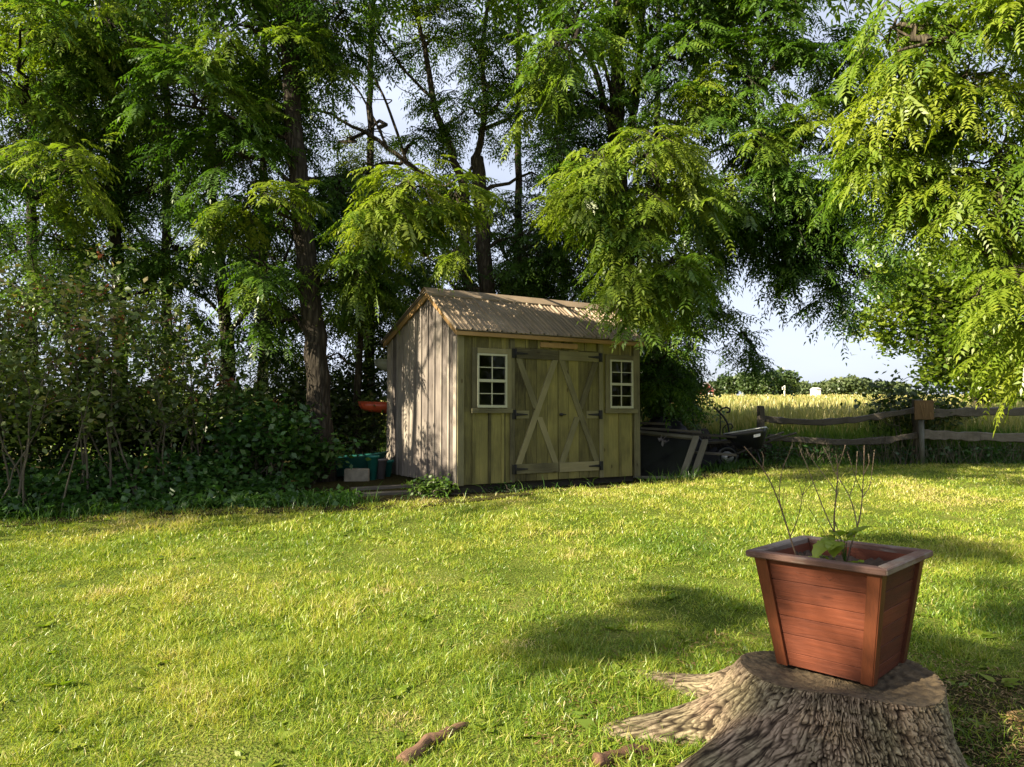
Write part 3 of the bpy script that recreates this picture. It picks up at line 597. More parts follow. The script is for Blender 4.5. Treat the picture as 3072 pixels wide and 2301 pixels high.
def pot(px, Y, h, r0, r1, mat, name, label):
    c = W(px, 470, Y); g = float(gz(c[0], c[1])); mb = MB(); mb.lathe((c[0], c[1], g), [(0, .0), (r0, 0), (r1, h), (r1+.02, h), (r1+.02, h+.035), (r1-.005, h+.035), (r1-.015, h-.03), (0, h-.04)], 20); return tag(mb.build(name, mat), label, 'plant pot', 'pots beside the shed')
pot(372.5, 11.0, .36, .055, .085, 'pot_teal', 'plant_pot', 'tall teal plant pot beside the stone block')
pot(380.5, 11.1, .30, .06, .095, 'pot_grey', 'plant_pot', 'grey plant pot between the teal pot and the shed')
pot(387.5, 11.35, .25, .05, .08, 'pot_teal', 'plant_pot', 'short teal plant pot half hidden behind the shed corner')
for (x0, y0, x1, y1, w, lab) in ((335, 500, 412, 496, .09, 'grey weathered board lying on the grass edge left of the shed'), (352, 493, 418, 489, .07, 'short brown board lying behind the longer grey board')):
    A = G(x0, y0); B = G(x1, y1); A[2] += .05; B[2] += .05; d = (B-A)/2; nn = nrm(np.cross(d, UP)); mb = MB(); mb.box((A+B)/2, d, nn*w, UP*.02, 0, None, 'x'); tag(mb.build('board', 'dark_plank', bevel=.004), lab, 'board', 'boards lying on the ground')

# ================================================================== ITEMS RIGHT OF SHED
# framed screen leaning
BLc, BRc = W(622, 478, 11.75), W(684, 473, 11.45); gB = float(gz(BRc[0], BRc[1]))
BLc[2] = float(gz(BLc[0], BLc[1])); BRc[2] = gB; TR_ = W(699, 437, 12.0); TL_ = W(637, 431, 12.35)
rt = empty('framed_screen', tuple((BLc+BRc)/2), 'large dark screen in a pale wooden frame leaning right of the shed', 'screen')
nn = nrm(np.cross(BRc-BLc, TR_-BRc))
def bar3(a, b, w, name, inward, dep=.035):
    d = (b-a)/2; mb = MB(); mb.box((a+b)/2+inward*w, d, inward*w, nn*dep, 0, None, 'x'); mb.build(name, 'pale_frame', rt, .003)
upv = nrm(TR_-BRc); rtv = nrm(BRc-BLc)
bar3(BRc, TR_, .045, 'frame_side', -rtv); bar3(BRc+rtv*.05-nn*.08, TR_+rtv*.05-nn*.08, .045, 'frame_side', rtv, .03); bar3(TL_-rtv*0, TR_-rtv*.092, .03, 'frame_top', -upv); bar3(BLc, BRc-rtv*.092, .025, 'frame_bottom', upv)
mb = MB(); mb.add([BLc-nn*.01, BRc-nn*.01, TR_-nn*.01, TL_-nn*.01], [(0, 1, 2, 3)]); mb.build('mesh_panel', 'screen_dark', rt)
mb = MB()
for k in range(9):
    c = W(661+3*math.sin(k*1.3)+k*.5, 437+k*.75, 11.85); d = rnd_dir(1)[0]*.06; mb.add([c-d, c+np.array([.03, 0, .015]), c+d, c-np.array([.02, 0, .03])], [(0, 1, 2, 3)], 0, .5)
o = mb.build('torn_patch', 'pot_grey', rt)
# planks and dark rubbish behind
plk = [((640, 423), (668, 424), 12.6, .05, 'grey plank sticking out behind the shed near the top of the pile'), ((640, 428), (700, 432), 12.5, .07, 'dark plank lying on the pile just above the framed screen'), ((655, 432), (735, 437), 12.7, .06, 'long dark plank on the pile, running towards the wheelbarrow'),
       ((700, 443), (742, 441), 12.9, .05, 'dark plank low on the pile beside the wheelbarrow'), ((690, 452), (735, 455), 12.4, .05, 'bleached plank low on the ground left of the wheelbarrow wheel')]
for (a, b, Y, w, lab) in plk:
    A, B = W(*a, Y), W(*b, Y-.2); d = (B-A)/2; mb = MB(); mb.box((A+B)/2, d, np.array([0, .09, 0]), UP*.02, 0, None, 'x'); tag(mb.build('plank', 'dark_plank', bevel=.004), lab, 'plank', 'planks piled between the shed and the wheelbarrow')
for i, (px, py, Y, r, lab) in enumerate(((655, 440, 12.9, .17, 'dark log at the bottom of the pile hidden behind the screen'), (705, 448, 13.0, .15, 'dark log end just right of the framed screen'), (722, 452, 13.1, .13, 'smaller dark log between the pile and the wheelbarrow'))):
    c = W(px, py, Y); P = np.array([c, c+np.array([.5, .25, 0]), c+np.array([1.0, .5, .02])]); mb = MB(); mb.tube(smooth_pts(P, 10), r, 12, rough=.12); tag(mb.build('log', 'bark_dark'), lab, 'log', 'logs in the pile')
# folded tarp heap: lumpy closed mesh
def heap(c, r, mat, name, label, cat, seed=1, seg=26):
    rs = np.random.default_rng(seed); ph = rs.random(12)*6.28; vs = []; 
    for i in range(seg//2+1):
        th = math.pi*i/seg
        for j in range(seg): a = 2*math.pi*j/seg; k = 1+.12*math.sin(3*a+ph[0]+th*4)+.10*math.sin(7*a+ph[1]+th*9)+.06*math.sin(13*a+ph[2]+th*15); vs.append((c[0]+r[0]*k*math.cos(a)*math.sin(th), c[1]+r[1]*k*math.sin(a)*math.sin(th), c[2]+r[2]*k*math.cos(th)))
    n = seg//2+1; mb = MB(); mb.add(vs, [(i*seg+j, (i+1)*seg+j, (i+1)*seg+(j+1) % seg, i*seg+(j+1) % seg) for i in range(n-1) for j in range(seg)], 0, .5, None, True); return tag(mb.build(name, mat), label, cat)
c = W(672, 440, 13.0); c[2] = float(gz(c[0], c[1])); heap(c, (1.0, .5, .50), 'tarp_dark', 'tarpaulin', 'crumpled black tarpaulin over the pile behind the framed screen', 'tarpaulin', 2)
c = W(663, 430, 12.8); c[2] -= .15; heap(c, (.42, .3, .33), 'tarp_dark', 'tarpaulin', 'small black tarpaulin bundle on top of the plank pile', 'tarpaulin', 5)
# wheelbarrow
wbY = 12.4; rim = [W(723, 434, wbY+.2), W(766, 427.5, wbY-.15), W(768, 429, wbY+.45), W(727, 434.5, wbY+.7)]
rim[1][2] = W(0, 427, wbY)[2]; 
wb_c = sum(rim)/4; g0 = float(gz(wb_c[0], wb_c[1])); wb = empty('wheelbarrow', (wb_c[0], wb_c[1], g0), 'black-tub wheelbarrow with a pale rim parked by the fence post', 'wheelbarrow')
bot = [wb_c+(r-wb_c)*np.array([.55, .6, 0])+np.array([.06, 0, -.30]) for r in rim]
mb = MB()
def rr_(P, n=8):
    out = []
    for i in range(4):
        p0, p1, p2 = P[i-1], P[i], P[(i+1) % 4]
        for t in np.linspace(0, 1, n): a = p1+(p0-p1)*.18*(1-t)**2; b = (p2-p1)*.18*t*t; out.append(a+b)
    return out
lr = [rr_(rim), rr_([.3*a+.7*b for a, b in zip(bot, rim)]), rr_(bot)]; n = len(lr[0])
mb.add(np.concatenate(lr), [(k*n+j, (k+1)*n+j, (k+1)*n+(j+1) % n, k*n+(j+1) % n) for k in range(2) for j in range(n)]+[tuple(2*n+j for j in range(n))[::-1]], 0, .5, None, True)
o = mb.build('tub', 'tub_black', wb); sd = o.modifiers.new('t', 'SOLIDIFY'); sd.thickness = .008
mb = MB(); mb.tube(lr[0]+[lr[0][0]], .013, 6, cap=False); mb.build('rim', 'galvanised', wb)
mb = MB(); a = W(757, 435.5, wbY-.22); mb.box(a, (.055, 0, .012), (0, .004, 0), (0, 0, .022)); mb.build('sticker', 'white_paint', wb)
wc = W(727, 456, wbY+.35); wc[2] = float(gz(wc[0], wc[1]))+.19
mb = MB(); P = [wc+.16*np.array([math.cos(a), .0, math.sin(a)]) for a in np.linspace(0, 2*math.pi, 25)]; mb.tube(P, .04, 8, cap=False); mb.build('tyre', 'tub_black', wb)
mb = MB(); mb.tube([wc-np.array([0, .035, 0]), wc+np.array([0, .035, 0])], .10, 14); mb.build('wheel_hub', 'galvanised', wb)
for s_ in (-1, 1):
    o_ = np.array([0, .18*s_, 0]); mb = MB(); mb.tube([wc+o_*.3, wb_c+o_+np.array([-.1, 0, -.33]), wb_c+o_*1.3+np.array([.45, 0, -.12]), wb_c+o_*1.6+np.array([.72, -.1, -.02])], .018, 8); mb.build('handle', 'dark_plank', wb)
    mb = MB(); mb.tube([wb_c+o_+np.array([.12, 0, -.32]), np.array([wb_c[0]+.22, wb_c[1]+.22*s_, g0])], .014, 6); mb.build('leg', 'black_iron', wb)
# iron scroll trellis
def iron(pts, r, parent, name): mb = MB(); mb.tube(smooth_pts([W(*p, 13.0) for p in pts], 40), r, 7); return mb.build(name, 'black_iron', parent)
b0 = W(731, 445, 13.0); ti = empty('garden_hook', (b0[0], b0[1], float(gz(b0[0], b0[1]))), 'black wrought-iron scroll hook standing before the tall grass', 'garden hook')
iron([(714, 407.5), (719, 412), (724, 417), (728, 424), (729, 431), (731, 440), (732, 462)], .018, ti, 'stem')
iron([(719, 412), (722, 408.5), (727, 407.3), (730, 409), (729.5, 412), (726.5, 412.5)], .016, ti, 'scroll')
iron([(720, 413), (720.5, 425), (720, 433), (720.5, 462)], .010, ti, 'stem'); iron([(729, 424), (726, 425), (723, 428), (723, 433), (727, 438), (731, 443)], .010, ti, 'scroll'); iron([(729, 424), (731.5, 424), (733, 427), (731, 429)], .011, ti, 'scroll')
iron([(714, 434), (718, 436), (720.5, 440), (719, 446), (722, 452)], .009, ti, 'scroll')
# ================================================================== FENCE
fY = 13.5
fa = W(919, 465, fY); fence = empty('rail_fence', (fa[0], fa[1], float(gz(fa[0], fa[1]))), 'old split-rail timber fence with sagging rails along the meadow', 'fence')
def post(px, top, w, Y, sign=False, d=.07):
    a = W(px, top, Y); g = float(gz(a[0], a[1]))-.2; hw = w/2; mb = MB(); n = 9; P = [np.array([a[0]+.01*math.sin(k*2.1), a[1], g+(a[2]-g)*k/(n-1)]) for k in range(n)]
    vs = []; gg = []
    for k, p in enumerate(P):
        for (sx, sy) in ((-1, -1), (1, -1), (1, 1), (-1, 1)): q = p+np.array([sx*hw*(1+rng.normal()*.06), sy*d*(1+rng.normal()*.06), 0]); vs.append(q); gg.append((sx*hw, sy*d, q[2]))
    mb.add(vs, [(k*4+j, k*4+(j+1) % 4, (k+1)*4+(j+1) % 4, (k+1)*4+j) for k in range(n-1) for j in range(4)]+[(n*4-4, n*4-3, n*4-2, n*4-1)], 0, .4, gg); return mb.build('post', 'old_rail', fence, .012)
post(760.5, 405.8, .105, fY); post(917.5, 399.5, .15, fY+.12); post(1075, 398, .15, fY)
def rail(pts, h, d, mat, Y, tint=.5):
    P = smooth_pts([W(x, y, Y) for x, y in pts], 22); P += rng.normal(size=P.shape)*np.array([.0, .008, .006]); vs = []; gg = []; acc = 0
    for k, p in enumerate(P):
        hh = h*(1+.12*math.sin(k*.9)+rng.normal()*.07); acc += .2
        for (sx, sz) in ((-1, -1), (1, -1), (1, 1), (-1, 1)): vs.append(p+np.array([0, sx*d/2*(1+rng.normal()*.08), sz*hh/2+.006*rng.normal()])); gg.append((sx*d, sz*h, acc))
    mb = MB(); n = len(P); mb.add(vs, [(k*4+j, k*4+(j+1) % 4, (k+1)*4+(j+1) % 4, (k+1)*4+j)[::-1] for k in range(n-1) for j in range(4)]+[(0, 1, 2, 3), (n*4-1, n*4-2, n*4-3, n*4-4)], 0, tint, gg); return mb.build('rail', mat, fence, .01)
rail([(763, 418.5), (790, 421.5), (825, 422.5), (860, 419.5), (890, 414), (917, 410)], .115, .09, 'old_rail', fY, .4)
rail([(768, 437), (800, 440), (840, 442), (880, 441), (917, 435.5)], .105, .09, 'old_rail', fY+.02, .45)
rail([(918, 413.5), (960, 412.5), (1000, 411.5), (1080, 410.5)], .150, .09, 'old_rail', fY-.03, .7)  # right-hand rails get a higher tint, painted lighter as if lit
rail([(921, 434), (960, 435.8), (1000, 437.2), (1080, 438.5)], .155, .10, 'grey_rail', fY-.04, .7)
mb = MB(); p_ = W(921.3, 425, fY-.14); g = float(gz(p_[0], p_[1])); mb.tube([(p_[0], p_[1], g-.1), (p_[0], p_[1], W(0, 420, fY-.14)[2])], .045, 12); tag(mb.build('stake', 'post_pole'), 'thin round grey stake standing against the fence post under the sign', 'stake')
sg = W(924, 410, fY-.24); mb = MB(); mb.box(sg, (.172, 0, 0), (0, .018, 0), (0, 0, .172)); 
sgo = empty('wooden_sign', tuple(sg), 'square brown board sign fixed to the top of the fence post', 'sign'); mb.build('board', 'sign_wood', sgo, .006)
mb = MB()   # worn raised strokes on the board
for (xa, za, xb, zb, w) in ((-.10, .18, -.02, -.19, .014), (-.02, .19, .02, -.20, .016), (.055, .17, .045, -.16, .016), (-.01, .03, .05, .05, .014), (.14, -.06, .13, -.20, .02)):
    a = sg+np.array([xa*.75, -.020, za*.7]); b = sg+np.array([xb*.75, -.020, zb*.7]); d = (b-a)/2; s2 = nrm(np.cross(d, np.array([0, 1., 0]))); mb.box((a+b)/2, d, s2*w/1.4, np.array([0, .004, 0]), 0, .9, 'x')
mb.build('relief_strokes', 'sign_wood', sgo)

# ================================================================== STUMP
SC = np.array([1.47, 3.41]); SR = .405; STZ = .333
def stump():
    nt_, nh = 1100, 200; th = np.linspace(0, 2*math.pi, nt_, endpoint=False); H = np.linspace(0, 1, nh)
    rs = np.random.default_rng(11)
    roots = [(138, .70, .19, 2.6), (177, .66, .20, 2.5), (214, 1.0, .22, 2.4), (250, .20, .22, 1.5), (285, .14, .30, 1.5), (312, .10, .2, 1.5), (20, .06, .35, 1.5), (75, .4, .2, 2.4)]
    def adiff(a, b): return (a-b+math.pi) % (2*math.pi)-math.pi
    Rr = np.zeros((nh, nt_)); Cv = np.zeros((nh, nt_))
    base = SR*(1+.04*np.cos(2*th+.5)+.03*np.cos(3*th+2)+.02*np.cos(5*th)); base = base*(1-.23*np.exp(-(adiff(th, R(236))/R(42))**2))*(1-.06*np.exp(-(adiff(th, R(275))/R(20))**2)+.05*np.exp(-(adiff(th, R(300))/R(16))**2))
    TH = th[None, :]; HH = H[:, None]
    r = base[None, :]*(1+.06*(1-HH)**1.6)
    for dg, ln, wd, pw in roots:
        d = adiff(TH, R(dg)); wdh = wd*(1+.9*HH); r = r+ln*np.exp(-(np.abs(d)/wdh)**2.2)*np.interp(HH, *( [0, .12, .2, .3, .45, .6, .8, 1.], [1, .95, .80, .60, .40, .24, .09, 0]) if pw > 2.3 else ([0, .5, 1.], [1, .3, 0.]))
    # bark furrows: noise stretched along height
    def pnoise(fx, fy, seed, ph):
        r2 = np.random.default_rng(seed); nxg = fx; nyg = max(2, fy); g = r2.random((nyg+2, nxg)); x = (TH+ph)*nxg/(2*math.pi) % nxg; y = HH*nyg
        xi = np.floor(x).astype(int); yi = np.floor(y).astype(int); fx_ = x-xi; fy_ = y-yi; fx_ = fx_*fx_*(3-2*fx_); fy_ = fy_*fy_*(3-2*fy_); x1 = (xi+1) % nxg
        return (g[yi, xi % nxg]*(1-fx_)+g[yi, x1]*fx_)*(1-fy_)+(g[yi+1, xi % nxg]*(1-fx_)+g[yi+1, x1]*fx_)*fy_
    warp = (pnoise(18, 3, 1, 0)-.5)*.10+(pnoise(90, 14, 5, 0)-.5)*.030
    n1 = pnoise(270, 8, 2, warp); n2 = pnoise(420, 20, 3, warp); n3 = pnoise(420, 50, 4, warp)
    c1 = np.clip(np.abs(2*n1-1)/.34, 0, 1)**.8; c2 = np.clip(np.abs(2*n2-1)/.45, 0, 1); crev = np.clip(np.minimum(c1, .45+.55*c2)*.88+.22*(n3-.4), 0, 1)
    amp = .021*np.clip(1.75-r*1.6, .22, 1.0); r = r+amp*(crev-.6); 
    z = HH*STZ*(1.0+.04*np.sin(TH*2+1)+.03*np.sin(TH*3))*np.ones_like(r)
    z = z-.0+np.where(HH < .02, -.06, 0)
    X = SC[0]+r*np.cos(TH); Y = SC[1]+r*np.sin(TH); Z = z+np.where(HH > .5, 0, gz(X, Y)*(1-HH*2))
    V = np.stack([X, Y, Z], -1).reshape(-1, 3)
    me = bpy.data.meshes.new('bark'); ii, jj = np.meshgrid(np.arange(nh-1), np.arange(nt_), indexing='ij'); j2 = (jj+1) % nt_
    Fq = np.stack([ii*nt_+jj, ii*nt_+j2, (ii+1)*nt_+j2, (ii+1)*nt_+jj], -1).reshape(-1, 4)
    me.from_pydata(V.tolist(), [], Fq.tolist()); me.polygons.foreach_set('use_smooth', [True]*len(Fq))
    a = me.attributes.new('crev', 'FLOAT', 'POINT'); a.data.foreach_set('value', crev.astype(np.float32).ravel()); me.materials.append(MATS['stump_bark'])
    root = empty('tree_stump', (SC[0], SC[1], 0), 'wide cut tree stump with flaring roots and deeply furrowed bark', 'stump')
    me.transform(Matrix.Translation(-Vector(root['worldloc']))); link('bark', me, root)
    # cut top
    rim_ = V.reshape(nh, nt_, 3)[-1]; rings = 26; vs = []; ce = np.array([SC[0], SC[1], STZ-.02])
    for k in range(rings):
        t = k/(rings-1); q = rim_*(1-t)+ce*t; q = q.copy(); q[:, 2] += -.012*(1-abs(2*t-1))*1+rs.normal(size=nt_)*.0025*(0 < k < rings-1)+.004*math.sin(k*2.2)*(k > 0); 
        if k == 0: q[:, 2] += .0005
        vs.append(q[::4])
    m_ = len(vs[0]); V2_ = np.concatenate(vs); fs = [(k*m_+j, k*m_+(j+1) % m_, (k+1)*m_+(j+1) % m_, (k+1)*m_+j) for k in range(rings-1) for j in range(m_)]
    mb = MB(); mb.add(V2_, fs, 0, .5, None, True); mb.build('cut_top', 'stump_top', root)
    return root
stump()
# surface roots in the lawn
for pts, r, lab in (([(402, 770), (418, 761), (428, 752), (444, 746), (456, 738), (468, 733)], .027, 'reddish-brown root surfacing in the lawn at the bottom edge of the picture'), ([(596, 774), (612, 766), (630, 762), (648, 760), (664, 764)], .028, 'short pinkish root surfacing beside the stump flare')):
    P = np.array([G(x, y) for x, y in pts]); P[:, 2] += .042; P[-1][2] -= .03; mb = MB(); Q = smooth_pts(P, 40); Q += np.stack([np.interp(np.arange(40), np.arange(0, 41, 5), rng.normal(size=9)) for _ in range(3)], 1)*.006; mb.tube(Q, np.linspace(r*1.15, r*.7, 40)*(1+.10*np.sin(np.arange(40)*.31+1)+.05*np.sin(np.arange(40)*.8)), 14, rough=.12); tag(mb.build('surface_root', 'root_bark'), lab, 'root')

# ================================================================== PLANTER
PC = np.array([1.545, 3.525]); ph_ = .500; tb_, tr_ = .30, .40      # half diagonals bottom, top
pl_ang = R(45-2); PZ = STZ+.004
planter = empty('wooden_planter', (PC[0], PC[1], PZ), 'red-stained tapered square wooden planter on the stump', 'planter')
def pcorner(k, t, inset=0): a = pl_ang+k*math.pi/2; h = (tb_+(tr_-tb_)*t)-inset; return np.array([PC[0]+h*math.cos(a), PC[1]+h*math.sin(a), PZ+ph_*t])
# corners: k=2 left-back? directions: k0 (+,+) k1 (-,+) k2 (-,-) k3 (+,-)
pl_ang = R(-90)
for k in range(4):
    A0, A1 = pcorner(k, 0, .018), pcorner(k, 1, .018); B0, B1 = pcorner(k+1, 0, .018), pcorner(k+1, 1, .018); nout = nrm(np.cross(B0-A0, A1-A0)); mb = MB()
    mid = (A0+B0)/2-np.array([PC[0], PC[1], PZ]); nout = nout*np.sign(np.dot(nout, mid)); nb = 6; cuts = [0, .13, .30, .47, .62, .80, 1.0]
    for i in range(nb):
        t0, t1 = cuts[i]+.001, cuts[i+1]-.0035
        q = [A0+(A1-A0)*t0, B0+(B1-B0)*t0, B0+(B1-B0)*t1, A0+(A1-A0)*t1]; vs = q+[p-nout*.018 for p in q]; L = np.linalg.norm(B0-A0)
        g = [(0, t0*.5+i, 0), (0, t0*.5+i, L), (0, t1*.5+i, L), (0, t1*.5+i, 0)]*2
        f6 = [(0, 1, 2, 3), (7, 6, 5, 4), (0, 4, 5, 1), (1, 5, 6, 2), (2, 6, 7, 3), (3, 7, 4, 0)]
        if np.dot(np.cross(q[1]-q[0], q[3]-q[0]), nout) < 0: f6 = [f[::-1] for f in f6]
        mb.add(vs, f6, 0, None, g)
    mb.build('side_panel', 'red_wood', planter, .0015)
# corner posts: two boards each along the corner edge
for k in range(4):
    for dk, nm in ((1, 'corner_post'), (-1, 'corner_post')):
        A0, A1, B0, B1 = pcorner(k, 0), pcorner(k, 1), pcorner(k+dk, 0), pcorner(k+dk, 1); w0, w1 = .050, .058
        if dk == -1: w0, w1 = w0*.95, w1*.95
        e0, e1 = nrm(B0-A0), nrm(B1-A1); nout = nrm(np.cross(B0-A0, A1-A0)); mid = (A0+B0)/2-np.array([PC[0], PC[1], PZ]); nout = nout*np.sign(np.dot(nout, mid))
        off = nout*(.004); q = [A0+off, A0+e0*w0+off, A1+e1*w1+off, A1+off]; vs = q+[p-nout*.018 for p in q]
        if dk == -1: vs = [v+e0*.0008 for v in vs]
        g = [(p[0]*3+k, p[1]*3, p[2]) for p in vs]; f6 = [(0, 1, 2, 3), (7, 6, 5, 4), (0, 4, 5, 1), (1, 5, 6, 2), (2, 6, 7, 3), (3, 7, 4, 0)]
        if np.dot(np.cross(q[1]-q[0], q[3]-q[0]), nout) < 0: f6 = [f[::-1] for f in f6]
        mb = MB(); mb.add(vs, f6, 0, None, g); mb.build('corner_post', 'red_orange_wood', planter, .0015)
for k in range(4):      # rim: mitred rails
    zr = PZ+ph_; o_, i_ = tr_+.045, tr_-.035
    def rc(kk, h, z): a = pl_ang+kk*math.pi/2; return np.array([PC[0]+h*math.cos(a), PC[1]+h*math.sin(a), z])
    A = [rc(k, o_, zr-.004), rc(k, i_, zr-.004), rc(k, i_, zr+.026), rc(k, o_, zr+.026)]; B = [rc(k+1, o_, zr-.004), rc(k+1, i_, zr-.004), rc(k+1, i_, zr+.026), rc(k+1, o_, zr+.026)]
    L = np.linalg.norm(B[0]-A[0]); vs = A+B; g = [(0, 0, 0), (.06, 0, 0), (.06, .03, 0), (0, .03, 0), (0, 0, L), (.06, 0, L), (.06, .03, L), (0, .03, L)]
    mb = MB(); mb.add(vs, [(0, 4, 5, 1), (1, 5, 6, 2), (2, 6, 7, 3), (3, 7, 4, 0), (0, 1, 2, 3), (7, 6, 5, 4)], 0, None, g); mb.build('rim_rail', 'rim_wood', planter, .005)
mb = MB(); n = 24; vs = []
for i in range(n):
    for j in range(n):
        a, b = i/(n-1)*2-1, j/(n-1)*2-1; h = .70*(tb_+(tr_-tb_)*.88)*.97; ca, sa = math.cos(pl_ang+R(45)), math.sin(pl_ang+R(45)); x, y = a*h, b*h
        vs.append((PC[0]+x*ca-y*sa, PC[1]+x*sa+y*ca, PZ+ph_*.90+.012*rng.normal()))
mb.add(vs, [(i*n+j, i*n+j+1, (i+1)*n+j+1, (i+1)*n+j) for i in range(n-1) for j in range(n-1)], 0, .5, None, True); mb.build('soil', 'potting_soil', planter)
# dead stems standing in the planter
def px3(x, y, Y): return W(x, y, Y)
dp = empty('dead_plant', (PC[0], PC[1], PZ+ph_*.84), 'dry brown branching stems standing in the red planter', 'dead plant')
def d2(x, y, Y): return W(x*.4629, y*.4629, Y)
stems = [
 ([(1722, 1207), (1707, 1160), (1690, 1105), (1670, 1050), (1648, 1010), (1625, 985), (1608, 965)], .0042, 3.5),
 ([(1707, 1160), (1722, 1125), (1731, 1090), (1733, 1070)], .0026, 3.5), ([(1733, 1070), (1728, 1050), (1722, 1030)], .0018, 3.5), ([(1733, 1070), (1742, 1045), (1740, 1020)], .0016, 3.48), ([(1733, 1070), (1755, 1045), (1770, 1035)], .0018, 3.52),
 ([(1690, 1105), (1682, 1075), (1684, 1050), (1690, 1010), (1703, 985), (1711, 962)], .0024, 3.47), ([(1690, 1105), (1692, 1080), (1694, 1050)], .0016, 3.52), ([(1648, 1010), (1650, 990), (1646, 975)], .002, 3.5),
 ([(1801, 1218), (1803, 1150), (1801, 1120), (1806, 1080), (1809, 1040), (1810, 1000), (1806, 980)], .0042, 3.55), ([(1802, 1150), (1785, 1115), (1768, 1070), (1758, 1045), (1745, 1010), (1730, 975), (1725, 962)], .0030, 3.55),
 ([(1809, 1068), (1795, 1045), (1775, 1020), (1752, 990), (1742, 968)], .0022, 3.55), ([(1806, 1080), (1815, 1040), (1822, 1020)], .0018, 3.55), ([(1801, 1120), (1812, 1150), (1820, 1175)], .0028, 3.6),
 ([(1828, 1218), (1840, 1170), (1852, 1140), (1862, 1100), (1863, 1060), (1866, 1020), (1867, 962)], .0040, 3.6), ([(1852, 1140), (1848, 1110), (1835, 1070), (1820, 1045), (1800, 1015), (1790, 985), (1778, 965)], .0030, 3.6),
 ([(1863, 1075), (1880, 1050), (1885, 1010), (1889, 972)], .0024, 3.6), ([(1863, 1065), (1850, 1035), (1838, 1000), (1830, 975)], .0022, 3.62), ([(1835, 1070), (1845, 1050), (1850, 1020), (1852, 975)], .0020, 3.58), ([(1746, 1096), (1765, 1125), (1778, 1145), (1795, 1170)], .0018, 3.45),
 ([(1866, 1025), (1878, 1000), (1876, 980)], .0018, 3.6), ([(1810, 1010), (1818, 990), (1826, 962)], .0018, 3.55)]
for pts, r, Y in stems:
    P = smooth_pts([d2(x, y, Y) for x, y in pts], 16); mb = MB(); mb.tube(P, np.linspace(r, r*.45, 16), 6); tip_y = pts[-1][1]
    if tip_y < 990:
        for k in range(26):
            c = P[-1]+(P[-6]-P[-1])*random.random()*1.2; d = rnd_dir(1)[0]*.004; e = nrm(np.cross(d, rnd_dir(1)[0]))*.0028; mb.add([c-d, c+e, c+d, c-e], [(0, 1, 2, 3)], 0, 1.0)
    mb.build('stem', 'dry_stem', dp)
# green seedling leaves in the planter (lobed broad leaves)
gp = empty('young_plant', (PC[0]+.1, PC[1], PZ+ph_*.84), 'young green broad-leaved seedling growing in the red planter', 'plant')
def broad_leaf(base, tip, width, curl=.2, lob=.0):
    base, tip = np.asarray(base), np.asarray(tip); ax = tip-base; L = np.linalg.norm(ax); ax /= L; s_ = nrm(np.cross(ax, UP)); nn_ = np.cross(s_, ax); vs = []; n = 14
    for i in range(n+1):
        t = i/n; w = width*(math.sin(math.pi*t**.75)**.8)*(1+.10*math.sin(t*26))*.5 if 0 < t < 1 else .0005
        c = base+ax*L*t+nn_*(L*curl*t*(1-t)*1.6)
        for j in (-1, -.5, 0, .5, 1): vs.append(c+s_*w*j+nn_*(abs(j)*w*.25+.002*math.sin(t*20+j)))
    mb = MB(); mb.add(vs, [(i*5+j, i*5+j+1, (i+1)*5+j+1, (i+1)*5+j) for i in range(n) for j in range(4)], 0, .6+.2*random.random(), None, True); o = mb.build('leaf', 'leaf_bright', gp); return o
st = d2(1828, 1216, 3.5)
for (bx0, by0, tx, ty, w, Yb, Yt) in ((1803, 1170, 1757, 1210, .065, 3.45, 3.33), (1810, 1170, 1800, 1205, .06, 3.45, 3.36), (1830, 1165, 1888, 1137, .055, 3.5, 3.5), (1812, 1160, 1800, 1148, .05, 3.5, 3.62), (1800, 1165, 1775, 1160, .045, 3.5, 3.58), (1834, 1222, 1868, 1215, .055, 3.4, 3.33), (1775, 1212, 1745, 1203, .028, 3.45, 3.5), (1745, 1212, 1715, 1200, .02, 3.5, 3.55), (1815, 1158, 1840, 1150, .045, 3.5, 3.42), (1812, 1172, 1790, 1190, .06, 3.4, 3.34), (1824, 1170, 1850, 1168, .055, 3.42, 3.38), (1822, 1158, 1862, 1148, .05, 3.5, 3.46), (1808, 1165, 1772, 1182, .055, 3.48, 3.42), (1790, 1210, 1768, 1200, .035, 3.5, 3.5), (1735, 1213, 1700, 1210, .022, 3.4, 3.42)):
    a, b = d2(bx0, by0, Yb), d2(tx, ty, Yt); broad_leaf(a, b, w*1.35)
    mb = MB(); mb.tube(bez(st+np.array([0, 0, -.02]), a, up=.15, n=6, wob=.01), .0016, 5); mb.build('stalk', 'leaf_low', gp)

